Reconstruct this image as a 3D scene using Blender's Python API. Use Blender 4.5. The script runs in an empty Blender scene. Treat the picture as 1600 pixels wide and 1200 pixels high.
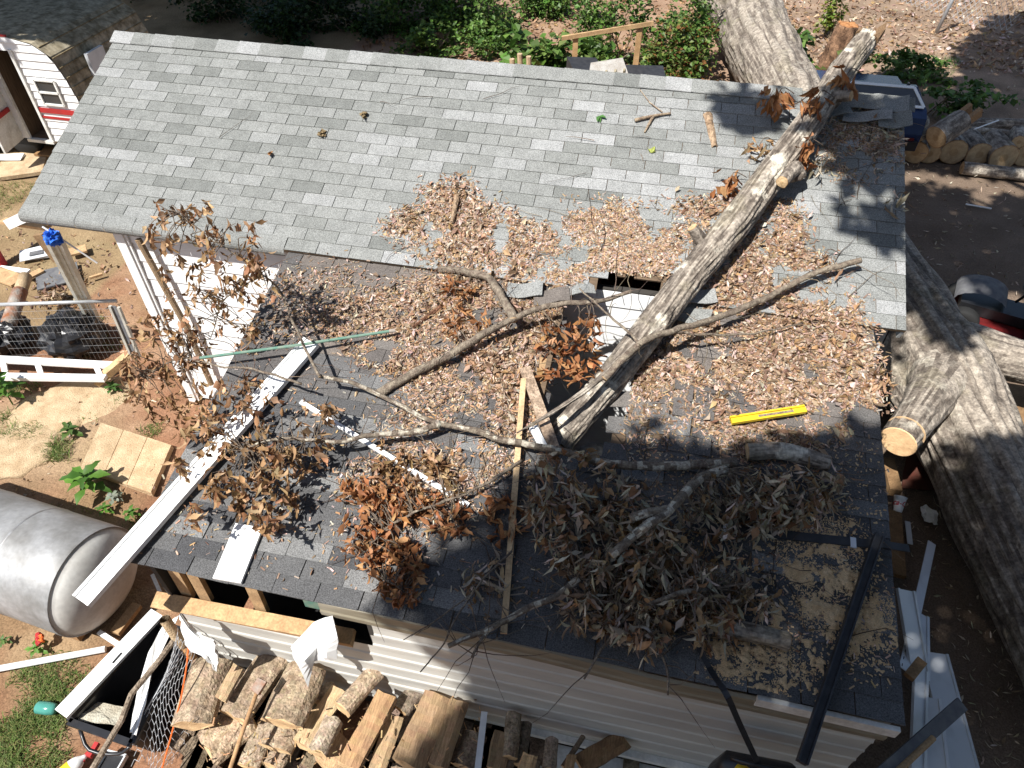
import bpy, math, random
import numpy as np
from mathutils import Vector, Matrix, Quaternion, noise as mn
random.seed(7); rng = np.random.default_rng(7)
scene = bpy.context.scene
COL = scene.collection
PI = math.pi

# ------------------------------------------------------------------ camera, sky, sun, exposure
YAW, PITCH, FPX = math.radians(12.345), math.radians(44.527), 1109.0
H0 = 3.3                                     # height of the first full shingle course under the ridge
CAM = Vector((5.892, -6.809, H0 + 2.767))
cd = bpy.data.cameras.new('camera'); cam = bpy.data.objects.new('camera', cd); COL.objects.link(cam)
cam.location = CAM; cam.rotation_euler = (PI/2 - PITCH, 0, YAW)
cd.sensor_width = 36; cd.lens = 36*FPX/1600; cd.clip_start = .05; cd.clip_end = 2000
scene.camera = cam
SUN_EL = math.radians(57); SUN_AZ = (0.58, 0.815)         # the way the light travels over the ground
n_ = math.hypot(*SUN_AZ)
SUND = Vector((SUN_AZ[0]/n_*math.cos(SUN_EL), SUN_AZ[1]/n_*math.cos(SUN_EL), -math.sin(SUN_EL)))
w = bpy.data.worlds.new('World'); scene.world = w; w.use_nodes = True
nt = w.node_tree; nt.nodes.clear()
sky = nt.nodes.new('ShaderNodeTexSky'); sky.sky_type = 'NISHITA'; sky.sun_disc = False
sky.sun_elevation = SUN_EL; sky.sun_rotation = math.atan2(-SUND.x, -SUND.y) % (2*PI)
bg = nt.nodes.new('ShaderNodeBackground'); bg.inputs[1].default_value = 0.066
ow = nt.nodes.new('ShaderNodeOutputWorld'); nt.links.new(sky.outputs[0], bg.inputs[0]); nt.links.new(bg.outputs[0], ow.inputs[0])
sl = bpy.data.lights.new('sun', 'SUN'); sl.energy = 4.6; sl.angle = math.radians(.53); sl.color = (1, .975, .93)
so = bpy.data.objects.new('sun', sl); COL.objects.link(so); so.rotation_euler = SUND.to_track_quat('-Z', 'Y').to_euler(); so.location = (-12, -12, 20)
scene.view_settings.view_transform = 'Standard'; scene.view_settings.look = 'None'
scene.view_settings.exposure = 0.85; scene.view_settings.gamma = 1

# ------------------------------------------------------------------ where a picture point meets a plane of the place
RT = Vector((math.cos(YAW), math.sin(YAW), 0))
FW = Vector((-math.sin(YAW)*math.cos(PITCH), math.cos(YAW)*math.cos(PITCH), -math.sin(PITCH)))
DN = FW.cross(RT)
TH = math.radians(22.95)                     # main roof pitch
PH = math.atan(.61/2.85)                     # lean-to roof pitch
N1 = Vector((0, -math.sin(TH), math.cos(TH))); N2 = Vector((0, -math.sin(PH), math.cos(PH)))
def plane(x, y, n, d):
    r = FW + RT*((x-800)/FPX) + DN*((y-600)/FPX)
    return CAM + r*((d - n.dot(CAM))/n.dot(r))
def G(x, y, z=0.): return plane(x, y, Vector((0, 0, 1)), z)
def AY(x, y, Y): return plane(x, y, Vector((0, 1, 0)), Y)
def AX(x, y, X): return plane(x, y, Vector((1, 0, 0)), X)
def U(x, y, o=0.): return plane(x, y, N1, N1.dot(Vector((0, 0, H0))) + o)
def Lw(x, y, o=0.): return plane(x, y, N2, N2.dot(Vector((0, -2.0, 2.42))) + o)
def roofpt(x, y, o=0.):
    p = U(x, y, o)
    return p if p.y > -2.0 else Lw(x, y, o)
def pix(p):
    q = Vector(p) - CAM; z = q.dot(FW); return 800 + FPX*q.dot(RT)/z, 600 + FPX*q.dot(DN)/z
def inpoly(x, y, P):
    c = False; j = len(P)-1
    for i in range(len(P)):
        xi, yi = P[i]; xj, yj = P[j]
        if (yi > y) != (yj > y) and x < (xj-xi)*(y-yi)/(yj-yi)+xi: c = not c
        j = i
    return c
def rpoly(P, n):
    xs = [p[0] for p in P]; ys = [p[1] for p in P]; out = []
    while len(out) < n:
        x, y = random.uniform(min(xs), max(xs)), random.uniform(min(ys), max(ys))
        if inpoly(x, y, P): out.append((x, y))
    return out
def fbm(x, y, z=0., o=4):
    return mn.fractal(Vector((x, y, z)), 1.0, 2.0, o)

# ------------------------------------------------------------------ mesh helpers
class MB:
    def __init__(s): s.v = []; s.f = []; s.c = []; s.m = []; s.uv = None
    def add(s, vs, fs, col=(1, 1, 1), mi=0):
        b = len(s.v); s.v.extend([tuple(v) for v in vs])
        for f in fs: s.f.append(tuple(i+b for i in f)); s.c.append(col); s.m.append(mi)
    def box(s, c, size, R=None, col=(1, 1, 1), mi=0, j=0.):
        R = R or Matrix.Identity(3); c = Vector(c); vs = []
        for dz in (-.5, .5):
            for dy in (-.5, .5):
                for dx in (-.5, .5):
                    q = Vector((dx*size[0], dy*size[1], dz*size[2]))
                    if j: q += Vector((random.uniform(-j, j), random.uniform(-j, j), random.uniform(-j, j)))
                    vs.append(c + R @ q)
        s.add(vs, [(0, 2, 3, 1), (4, 5, 7, 6), (0, 1, 5, 4), (2, 6, 7, 3), (0, 4, 6, 2), (1, 3, 7, 5)], col, mi)
    def bar(s, a, b, w, h, up=(0, 0, 1), col=(1, 1, 1), mi=0, j=0.):
        a, b = Vector(a), Vector(b); x = (b-a); L = x.length; x.normalize()
        z = Vector(up); z = (z - x*z.dot(x)).normalized(); y = z.cross(x)
        s.box((a+b)/2, (L, w, h), Matrix((x, y, z)).transposed(), col, mi, j)
    def tube(s, pts, rad, n=8, col=(1, 1, 1), mi=0, cap=True, nz=0., capmi=None, prof=None):
        pts = [Vector(p) for p in pts]
        if not hasattr(rad, '__len__'): rad = [rad]*len(pts)
        up = Vector((0, 0, 1)); t0 = (pts[1]-pts[0]).normalized()
        if abs(t0.z) > .95: up = Vector((1, 0, 0))
        vs = []; a = (up - t0*up.dot(t0)).normalized()
        for i, p in enumerate(pts):
            t = (pts[min(i+1, len(pts)-1)] - pts[max(i-1, 0)]).normalized()
            a = (a - t*a.dot(t)).normalized(); b = t.cross(a)
            for k in range(n):
                an = 2*PI*k/n; r = rad[i]
                if prof: r *= prof(i/(len(pts)-1), an)
                if nz: r *= 1 + nz*mn.noise(Vector((p.x*6+math.cos(an)*1.5, p.y*6+math.sin(an)*1.5, p.z*6)))
                vs.append(p + (a*math.cos(an) + b*math.sin(an))*r)
        fs = [(i*n+k, i*n+(k+1) % n, (i+1)*n+(k+1) % n, (i+1)*n+k) for i in range(len(pts)-1) for k in range(n)]
        s.add(vs, fs, col, mi)
        if cap:
            B = len(s.v) - len(vs)
            s.f.append(tuple(B+k for k in range(n-1, -1, -1))); s.c.append(col); s.m.append(mi if capmi is None else capmi)
            s.f.append(tuple(B+(len(pts)-1)*n+k for k in range(n))); s.c.append(col); s.m.append(mi if capmi is None else capmi)
    def build(s, name, mats, parent=None, smooth=False, kind=None):
        me = bpy.data.meshes.new(name); me.from_pydata(s.v, [], s.f)
        if not isinstance(mats, (list, tuple)): mats = [mats]
        for m in mats: me.materials.append(MAT[m] if isinstance(m, str) else m)
        if len(mats) > 1: me.polygons.foreach_set('material_index', s.m)
        at = me.attributes.new('Col', 'FLOAT_COLOR', 'FACE')
        c = np.ones((len(s.f), 4), np.float32); c[:, :3] = np.array(s.c, np.float32).reshape(-1, 3); at.data.foreach_set('color', c.ravel())
        if smooth: me.polygons.foreach_set('use_smooth', [True]*len(s.f))
        me.update(); return link(name, me, parent, kind)
def link(name, me, parent=None, kind=None):
    o = bpy.data.objects.new(name, me); COL.objects.link(o)
    if parent is not None:
        o.parent = parent
        if parent.type == 'EMPTY': o.matrix_parent_inverse = Matrix.Translation(-parent.location)
    if kind: o['kind'] = kind
    return o
def tag(o, label, cat, group=None):
    o['label'] = label; o['category'] = cat
    if group: o['group'] = group
    return o
def thing(name, loc, label, cat, group=None):
    o = bpy.data.objects.new(name, None); COL.objects.link(o); o.location = loc; o.empty_display_size = .1
    return tag(o, label, cat, group)
def smooth_path(pts, n):
    pts = [Vector(p) for p in pts]; out = []
    P = [pts[0]*2-pts[1]] + pts + [pts[-1]*2-pts[-2]]
    m = len(pts)-1
    for i in range(n):
        t = i/(n-1)*m; k = min(int(t), m-1); t -= k
        a, b, c, d = P[k:k+4]
        out.append(.5*((2*b)+(c-a)*t+(2*a-5*b+4*c-d)*t*t+(3*b-a-3*c+d)*t**3))
    return out
def lerp(a, b, t): return a+(b-a)*t
def jit(c, k): 
    f = 1+random.uniform(-k, k); return tuple(max(0, x*f*(1+random.uniform(-k*.3, k*.3))) for x in c)

# ------------------------------------------------------------------ materials
MAT = {}
def mat(name, col=(.5, .5, .5), col2=None, scale=8., rough=.8, bump=0., bscale=60., stretch=(1, 1, 1), spec=.3, metal=0., attr=False,
        grain=0., gscale=250., coord='pos', detail=5., contrast=(.35, .65), thin=0.):
    m = bpy.data.materials.new(name); m.use_nodes = True; t = m.node_tree; N = t.nodes; K = t.links.new
    b = N['Principled BSDF']; b.inputs['Roughness'].default_value = rough; b.inputs['Metallic'].default_value = metal
    b.inputs['Specular IOR Level'].default_value = spec
    if coord == 'pos': g = N.new('ShaderNodeNewGeometry'); src = g.outputs['Position']
    elif coord == 'obj': g = N.new('ShaderNodeTexCoord'); src = g.outputs['Object']
    else: g = N.new('ShaderNodeUVMap'); src = g.outputs[0]
    mp = N.new('ShaderNodeMapping'); mp.inputs['Scale'].default_value = stretch; K(src, mp.inputs[0])
    nz = N.new('ShaderNodeTexNoise'); nz.inputs['Scale'].default_value = scale; nz.inputs['Detail'].default_value = detail; K(mp.outputs[0], nz.inputs[0])
    mr = N.new('ShaderNodeMapRange'); mr.inputs[1].default_value, mr.inputs[2].default_value = contrast; K(nz.outputs[0], mr.inputs[0])
    mx = N.new('ShaderNodeMix'); mx.data_type = 'RGBA'; K(mr.outputs[0], mx.inputs[0])
    mx.inputs[6].default_value = (*col, 1); mx.inputs[7].default_value = (*(col2 or col), 1)
    out = mx.outputs[2]
    if attr:
        a = N.new('ShaderNodeAttribute'); a.attribute_name = 'Col'
        mu = N.new('ShaderNodeMix'); mu.data_type = 'RGBA'; mu.blend_type = 'MULTIPLY'; mu.inputs[0].default_value = 1
        K(a.outputs[0], mu.inputs[6]); K(out, mu.inputs[7]); out = mu.outputs[2]
    if grain:
        n2 = N.new('ShaderNodeTexNoise'); n2.inputs['Scale'].default_value = gscale; n2.inputs['Detail'].default_value = 2; K(mp.outputs[0], n2.inputs[0])
        m2 = N.new('ShaderNodeMapRange'); m2.inputs[1].default_value = .3; m2.inputs[2].default_value = .7; m2.inputs[3].default_value = 1-grain; m2.inputs[4].default_value = 1+grain; K(n2.outputs[0], m2.inputs[0])
        mg = N.new('ShaderNodeMix'); mg.data_type = 'RGBA'; mg.blend_type = 'MULTIPLY'; mg.inputs[0].default_value = 1; K(out, mg.inputs[6]); K(m2.outputs[0], mg.inputs[7]); out = mg.outputs[2]
    K(out, b.inputs['Base Color'])
    if bump:
        n3 = N.new('ShaderNodeTexNoise'); n3.inputs['Scale'].default_value = bscale; n3.inputs['Detail'].default_value = 4; K(mp.outputs[0], n3.inputs[0])
        bp = N.new('ShaderNodeBump'); bp.inputs['Strength'].default_value = bump; bp.inputs['Distance'].default_value = .02; K(n3.outputs[0], bp.inputs['Height']); K(bp.outputs[0], b.inputs['Normal'])
    if thin:
        tr = N.new('ShaderNodeBsdfTranslucent'); K(out, tr.inputs[0]); ms = N.new('ShaderNodeMixShader'); ms.inputs[0].default_value = thin
        K(b.outputs[0], ms.inputs[1]); K(tr.outputs[0], ms.inputs[2]); K(ms.outputs[0], N['Material Output'].inputs[0])
    MAT[name] = m; return m
W1 = (1, 1, 1)
mat('ground', W1, (.78, .76, .74), scale=1.6, attr=True, grain=.28, gscale=70, bump=.9, bscale=22, rough=.95, spec=.1, contrast=(.3, .7))
mat('shingle', W1, (.86, .86, .86), scale=9, attr=True, grain=.42, gscale=120, bump=.5, bscale=200, rough=.92, spec=.15)
mat('deck', (.16, .11, .07), (.1, .07, .045), scale=6, stretch=(1, 8, 1), rough=.9)
mat('white_paint', (.84, .84, .83), (.74, .74, .72), scale=3, rough=.55, grain=.03, gscale=40, attr=True)
mat('old_white', (.72, .72, .69), (.5, .48, .43), scale=7, rough=.6, grain=.1, gscale=40, attr=True, contrast=(.45, .8))
mat('wall_white', (.85, .85, .84), (.72, .72, .7), scale=4, stretch=(.5, 3, 6), rough=.6, grain=.05, gscale=30, contrast=(.5, .9))
mat('siding_cream', (.56, .545, .5), (.46, .45, .42), scale=3, stretch=(.5, 1, 3), rough=.4, spec=.5, attr=True)
mat('vinyl', (.6, .62, .64), (.44, .46, .47), scale=5, rough=.45, spec=.4, attr=True, contrast=(.5, .8))
mat('tan_metal', (.27, .24, .175), (.19, .17, .125), scale=5, stretch=(.6, 2, 4), rough=.45, spec=.4)
mat('wood_raw', (.42, .28, .15), (.3, .19, .1), scale=9, stretch=(1, 1, 1), rough=.85, grain=.2, gscale=60, attr=True)
mat('wood_end', (.5, .38, .24), (.38, .27, .165), scale=14, rough=.85, grain=.15, attr=True, bump=.3, bscale=60)
mat('wood_split', (.4, .28, .17), (.27, .185, .11), scale=10, stretch=(9, 1, 9), coord='uvw' if False else 'pos', rough=.85, grain=.2, gscale=70, attr=True, bump=.6, bscale=40)
mat('bark_log', (.3, .24, .18), (.16, .12, .085), scale=16, rough=.95, grain=.35, gscale=60, bump=1., bscale=45, attr=True)
mat('bark', (.33, .295, .25), (.17, .148, .125), scale=14, rough=.95, grain=.3, gscale=45, bump=1., bscale=30, attr=True)
mat('branch_bark', (.3, .27, .22), (.15, .12, .1), scale=30, rough=.9, grain=.3, gscale=90, bump=.6, bscale=80, attr=True)
mat('leaf_dead', W1, (.7, .68, .66), scale=30, rough=.75, attr=True, spec=.25, thin=.18)
mat('leaf_green', W1, (.75, .8, .7), scale=12, rough=.5, attr=True, spec=.4, thin=.3)
mat('grass', W1, (.8, .85, .7), scale=5, rough=.7, attr=True, thin=.25)
mat('sawdust', (.66, .47, .27), (.54, .36, .19), scale=20, rough=1, grain=.25, gscale=160, bump=.5, bscale=150)
mat('dark', (.012, .012, .014), (.02, .02, .02), scale=10, rough=.7)
mat('black_plastic', (.014, .014, .016), (.022, .022, .024), scale=10, rough=.35, spec=.5)
mat('black_strip', (.02, .021, .024), (.035, .035, .038), scale=14, rough=.55, spec=.4)
mat('tank', (.36, .362, .365), (.22, .215, .205), scale=3.5, rough=.5, metal=.25, grain=.1, gscale=25, bump=.08, bscale=9)
mat('tank_end_lit', (.66, .65, .62), (.55, .53, .49), scale=2.5, rough=.6, metal=.0, grain=.08, gscale=25)  # paler than the shell: light on the tank end is put into the colour
mat('galv', (.5, .51, .52), (.38, .39, .4), scale=3.5, rough=.45, metal=.35, grain=.08, gscale=25, bump=.08, bscale=9)
mat('steel', (.4, .4, .4), (.28, .27, .26), scale=20, rough=.5, metal=.6)
mat('rust', (.28, .11, .05), (.33, .3, .26), scale=9, rough=.9, bump=.5, bscale=40)
mat('concrete', (.5, .38, .24), (.38, .27, .16), scale=8, rough=.95, grain=.2, gscale=80, bump=.6, bscale=70, attr=True)
mat('red', (.42, .03, .03), (.33, .03, .03), rough=.5)
mat('mower_red', (.14, .012, .012), (.09, .01, .01), scale=12, rough=.5)
mat('orange', (.7, .14, .03), rough=.5)
mat('yellow', (.78, .55, .03), (.7, .48, .03), rough=.45, grain=.06)
mat('blue', (.03, .16, .65), (.02, .1, .45), rough=.5)
mat('car_blue', (.015, .03, .085), (.012, .025, .07), rough=.25, spec=.6)
mat('glass_dark', (.03, .035, .04), (.05, .05, .05), scale=3, rough=.1, spec=.7)
mat('glass_green', (.08, .3, .24), (.06, .24, .2), rough=.15, spec=.6)
mat('green_paint', (.1, .22, .17), (.2, .26, .2), scale=20, rough=.6)
mat('camper_tan', (.36, .31, .22), (.16, .13, .08), scale=7, rough=.85, grain=.25, gscale=20, attr=True)
mat('rubber', (.02, .02, .02), rough=.8)
mat('interior', (.05, .045, .04), rough=.9)
mat('brick_red', (.1, .03, .02), (.07, .03, .02), scale=12, rough=.9)
mat('print_red', (.5, .02, .05), rough=.5)
mat('board_dark', (.1, .1, .11), (.16, .16, .16), scale=12, rough=.8)
# ------------------------------------------------------------------ ground
T, R_ = .3048, .127
def sstep(a, b, x): t = min(1, max(0, (x-a)/(b-a))); return t*t*(3-2*t)
def gz(x, y):
    z = .035*fbm(x*.7, y*.7, 3) + .012*fbm(x*4, y*4, 1)
    if y > 9: z += (y-9)*.01
    return z - .02
GRASS = []
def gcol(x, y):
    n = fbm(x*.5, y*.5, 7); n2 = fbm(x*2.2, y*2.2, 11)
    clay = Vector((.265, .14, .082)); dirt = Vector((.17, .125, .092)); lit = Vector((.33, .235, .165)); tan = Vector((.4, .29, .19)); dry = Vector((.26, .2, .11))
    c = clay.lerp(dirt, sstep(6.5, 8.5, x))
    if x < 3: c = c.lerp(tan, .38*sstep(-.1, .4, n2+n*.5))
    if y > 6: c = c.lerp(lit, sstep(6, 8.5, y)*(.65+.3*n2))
    if x < 2.2 and y < 1:                      # trodden yard left of the house
        c = c.lerp(tan, .9*sstep(1.1, .2, math.hypot((x+.55)/1.3, (y+2.75)/.95)))
        c = c.lerp(dry, .5*sstep(-.05, .4, n))
    if x < -1.5 and y > -1.2: c = c.lerp(dry, .7)
    return c*(1+.18*n2)
def axis(lo, hi, st, far):
    a = list(np.arange(lo, hi+1e-6, st)); d = st; l, h = lo, hi; A, B = [], []
    while h < far: d *= 1.5; h += d; B.append(h); l -= d; A.append(l)
    return A[::-1]+a+B
gx, gy = axis(-9, 16, .125, 500), axis(-7.5, 18, .125, 500)
vs = [(x, y, gz(x, y)) for y in gy for x in gx]; W = len(gx)
me = bpy.data.meshes.new('ground'); me.from_pydata(vs, [], [(j*W+i, j*W+i+1, (j+1)*W+i+1, (j+1)*W+i) for j in range(len(gy)-1) for i in range(W-1)])
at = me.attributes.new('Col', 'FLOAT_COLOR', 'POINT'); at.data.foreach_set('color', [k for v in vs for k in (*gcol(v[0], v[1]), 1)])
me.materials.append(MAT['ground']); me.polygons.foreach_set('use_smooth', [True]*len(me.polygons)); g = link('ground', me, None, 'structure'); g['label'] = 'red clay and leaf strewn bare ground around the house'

# ------------------------------------------------------------------ shingle laying
BITE = [(935, 418), (965, 424), (1056, 440), (1050, 512), (928, 500)]
HOLE = [(832, 615), (844, 560), (860, 500), (890, 462), (935, 426), (1048, 438), (1060, 480), (1015, 545), (990, 590), (978, 640), (958, 697), (920, 728), (880, 710), (846, 662)]
def sag(x, y):
    if y > -1.9: return 0
    d = -.13*math.exp(-((x-5.6)/.6)**2-((y+2.6)/.8)**2) + .10*math.exp(-((x-6.4)/.28)**2-((y+3.0)/.3)**2) - .05*math.exp(-((x-6.85)/.25)**2-((y+3.35)/.4)**2)
    d += .03*math.exp(-((x-6.9)/.25)**2-((y+3.2)/.2)**2) + .012*fbm(x*1.5, y*1.5, 2)
    return d*min(1, (-1.95-y)/.35) if y > -2.3 else d
def tabmesh(name, wd, ln, col, matn, k):
    r = random.Random(k); j = lambda a: r.uniform(-a, a)
    x0, x1 = -wd/2+.003, wd/2-.003; y1 = ln/2+.03
    v = [(x0+j(.002), -ln/2+j(.0025), .004), (x1+j(.002), -ln/2+j(.0025), .004), (x1, y1, -.002), (x0, y1, -.002),
         (x0+j(.001), -ln/2+j(.002), .0105+abs(j(.002))), (x1, -ln/2+j(.002), .0105+abs(j(.002))), (x1, y1, .0025), (x0, y1, .0025)]
    m = MB(); m.add(v, [(4, 5, 6, 7), (0, 1, 5, 4), (1, 2, 6, 5), (3, 0, 4, 7)], col)
    me = bpy.data.meshes.new(name); me.from_pydata(m.v, [], m.f); me.materials.append(MAT[matn])
    a = me.attributes.new('Col', 'FLOAT_COLOR', 'FACE'); a.data.foreach_set('color', [c for q in m.c for c in (*q, 1)]); return me
def lay(parent, org, nrm, slope, rows, u0, u1, par, keep, colfn, warp=None, label='shingle', limit=300):
    """courses of tabs: each tab (course k, joint u) becomes an object or, past the limit, part of one mesh"""
    up = Vector((0, math.cos(slope), math.sin(slope))); X = Vector((1, 0, 0)); items = []
    for k in rows:
        off = 0 if (k+par) % 2 == 0 else .5
        us = [u0] + [i+off for i in range(int(u0)-1, int(u1)+2) if u0+.05 < i+off < u1-.05] + [u1]
        run = None
        for a, b in zip(us, us[1:]):
            c = org + X*((a+b)/2*T) - up*((k+.5)*R_)
            if keep(c): items.append((c, b-a, k, a))
    items.sort(key=lambda q: (q[0]-CAM).length)
    cache = {}; field = MB()
    for n, (c, wd, k, a) in enumerate(items):
        col, ci = colfn(c, k, a); tilt = random.gauss(0, .004); yawr = random.gauss(0, .003); dz = random.uniform(0, .002)
        z = nrm.copy(); y = up.copy()
        if warp:
            e = .06; d0 = warp(c.x, c.y); gxx = (warp(c.x+e, c.y)-warp(c.x-e, c.y))/(2*e); gyy = (warp(c.x, c.y+e)-warp(c.x, c.y-e))/(2*e)
            c = c + Vector((0, 0, d0)); z = (nrm + Vector((-gxx, -gyy, 0))).normalized()
        x = (X - z*X.dot(z)).normalized(); y = z.cross(x)
        M3 = Matrix((x, y, z)).transposed() @ Matrix.Rotation(yawr, 3, 'Z') @ Matrix.Rotation(tilt, 3, 'Y')
        pos = c + z*dz
        if n < limit:
            key = (round(wd, 2), ci, random.randrange(2))
            if key not in cache: cache[key] = tabmesh('shingle', wd*T, R_, col, 'shingle', len(cache))
            o = bpy.data.objects.new('shingle', cache[key]); COL.objects.link(o); o.parent = parent
            o.matrix_local = Matrix.Translation(pos) @ M3.to_4x4()
        else:
            wd2, ln = wd*T, R_; y1 = ln/2+.03; h = wd2/2-.003
            v = [Vector((-h, -ln/2, .004)), Vector((h, -ln/2, .004)), Vector((h, y1, -.002)), Vector((-h, y1, -.002)),
                 Vector((-h, -ln/2, .011)), Vector((h, -ln/2, .011)), Vector((h, y1, .0025)), Vector((-h, y1, .0025))]
            field.add([pos + M3 @ q for q in v], [(4, 5, 6, 7), (0, 1, 5, 4), (1, 2, 6, 5), (3, 0, 4, 7)], col)
    if field.f: field.build('shingle_field', 'shingle', parent, kind='stuff')

# ------------------------------------------------------------------ main house
house = thing('house', (4.4, 0, 0), 'white board sided house with grey shingled gable roof under the fallen limb', 'house')
RY, RZ = .2, H0 + .2*math.tan(TH)             # ridge
m = MB()
for i in range(108):
    for j in range(28):
        x0, x1 = i*8/108, (i+1)*8/108; v0, v1 = -1.7+j*18.7/28, -1.7+(j+1)*18.7/28
        c = Vector(((x0+x1)/2, -(v0+v1)/2*R_*math.cos(TH), H0-(v0+v1)/2*R_*math.sin(TH)))
        if inpoly(pix(c)[0]+10*fbm(c.x*6, c.y*6), pix(c)[1]+12*fbm(c.x*6, c.y*6, 5), BITE): continue
        m.box(c - N1*.012, (x1-x0, (v1-v0)*R_, .018), Matrix.Rotation(TH, 3, 'X'))
roof = m.build('roof', 'deck', house)
UP = [(.245, .249, .238), (.27, .274, .264), (.22, .225, .213), (.3, .303, .296), (.185, .19, .179), (.258, .262, .25), (.335, .337, .332), (.233, .238, .226)]
def upcol(c, k, a):
    r = random.random(); ci = 0
    w_ = [.2, .2, .14, .13, .05, .15, .06, .07]
    if c.x < 3.2+1.5*fbm(c.x, c.y): w_ = [.22, .08, .24, .05, .16, .14, .01, .1]
    ci = random.choices(range(8), w_)[0]; return UP[ci], ci
lay(roof, Vector((0, 0, H0)), N1, TH, range(-1, 17), 0, 26.25, 0,
    lambda c: not inpoly(*pix(c), BITE) and not (c.x < 2.8 and c.y < -1.92), upcol)
# ridge and eave caps
rd = Vector((0, -math.cos(TH), -math.sin(TH)))
for i in range(33):
    col = random.choices(UP, [.2, .25, .1, .25, .06, .2, .15, .1])[0]; w0 = .245; lift = .012 + random.uniform(0, .004)
    x0 = i*w0-.02; x1 = x0+w0+.02
    if x0 > 6.95 and x0 < 7.35: lift -= .03
    m = MB(); pr = [(.0, .15, .012), (.0, .05, .022), (0, .0, .024)]
    top = Vector((0, RY, RZ))
    bk = Vector((0, math.cos(TH), -math.sin(TH)))
    prof = [top+rd*.14+N1*.012, top+rd*.05+N1*.02, top+Vector((0, 0, .026)), top+bk*.05+Vector((0, .39, .92))*.02, top+bk*.13+Vector((0, .39, .92))*.012]
    va = [p + Vector((x0, 0, lift)) for p in prof] + [p + Vector((x1, 0, lift-.006)) for p in prof] + [p + Vector((x0, 0, lift-.008)) for p in prof] + [prof[0]+Vector((x1, 0, lift-.012))]
    m.add(va, [(i2, i2+5, i2+6, i2+1) for i2 in range(4)] + [(10+i2, i2, i2+1, 11+i2) for i2 in range(4)] + [(10, 15, 5, 0)], col)
    m.build('ridge_shingle', 'shingle', roof)
for i in range(9):
    col = UP[random.choice([0, 0, 2, 5, 2, 4])]; x0 = .0+i*T+.002; x1 = x0+T-.004
    if x1 > 2.74: x1 = 2.74
    pts = []; e = Vector((0, -16*R_*math.cos(TH), H0-16*R_*math.sin(TH)))
    pts.append(e + rd*-.02 + N1*.009); pts.append(e+rd*.06+N1*.013)
    c0 = e + rd*.085 + N1*-.05
    for q in range(1, 7):
        an = PI/2 + TH - q*PI*.105*-1 - PI/2
        an = TH + q*.36
        pts.append(c0 + Vector((0, -math.sin(an), math.cos(an)))*.066)
    m = MB(); n = len(pts); va = [p+Vector((x0, 0, 0)) for p in pts]+[p+Vector((x1, 0, random.uniform(0, .003))) for p in pts]
    m.add(va, [(q, q+n, q+n+1, q+1)[::-1] for q in range(n-1)], col); m.build('eave_shingle', 'shingle', roof)
# rear slope, rake trim, fascia
m = MB(); a = Vector((0, RY, RZ)); b = Vector((0, 2.45, RZ-2.25*math.tan(TH)))
m.bar((4.0, *(a.yz)), (4.0, *(b.yz)), 8.0, .02, (0, .39, .92), UP[0]); m.build('rear_roof', 'shingle', house)
e17 = Vector((0, -17*R_*math.cos(TH), H0-17*R_*math.sin(TH)))
for x in (.015, 7.985): m = MB(); m.bar((x, RY, RZ-.075), (x, e17.y+.03, e17.z-.065), .025, .1, N1); m.build('rake_board', 'old_white', house)
m = MB(); m.bar((.03, e17.y+.09, e17.z-.04), (2.75, e17.y+.09, e17.z-.04), .025, .09); m.build('eave_board', 'old_white', house)
m = MB()
for i in range(0, 14): 
    x = .1+i*.6; m.bar((x, RY, RZ-.09), (x, -1.9, H0-1.9*math.tan(TH)-.075), .04, .1, N1)
m.build('rafter', 'deck', house)
# walls
m = MB(); m.box((4.45, -1.80, 1.2), (7.0, .06, 2.35)); fwall = m.build('front_wall', 'interior', house)
for k in range(11):
    z0 = .06+k*.215; b = MB()
    if k == 10: z1 = 2.36
    else: z1 = z0+.212
    b.add([(.95, -1.835, z0), (7.92, -1.835, z0), (7.92, -1.85, z0), (.95, -1.85, z0), (.95, -1.832, z1), (7.92, -1.832, z1), (7.92, -1.838, z1), (.95, -1.838, z1)],
          [(3, 2, 6, 7), (0, 3, 7, 4), (1, 0, 3, 2)[::-1], (2, 1, 5, 6), (4, 7, 6, 5)])
    b.build('siding_board', 'wall_white', fwall)
m = MB(); m.box((.93, .0, 1.2), (.06, 3.7, 2.4)); m.box((7.9, .0, 1.2), (.06, 3.7, 2.4)); m.box((4.4, 1.85, 1.1), (7.0, .06, 2.2))
for x in (.93, 7.9): m.add([(x-.03, -1.8, 2.38), (x-.03, 1.9, 2.38), (x-.03, .2, 3.3), (x+.03, -1.8, 2.38), (x+.03, 1.9, 2.38), (x+.03, .2, 3.3)], [(0, 1, 2), (3, 5, 4), (0, 3, 4, 1), (1, 4, 5, 2), (2, 5, 3, 0)])
m.build('side_wall', 'old_white', house)
m = MB(); m.bar((.935, -1.872, .0), (.935, -1.872, 2.36), .10, .035, (0, 1, 0)); m.bar((1.0, -1.862, .0), (1.0, -1.862, 2.36), .03, .02, (0, 1, 0)); m.build('corner_board', 'white_paint', house)

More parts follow.
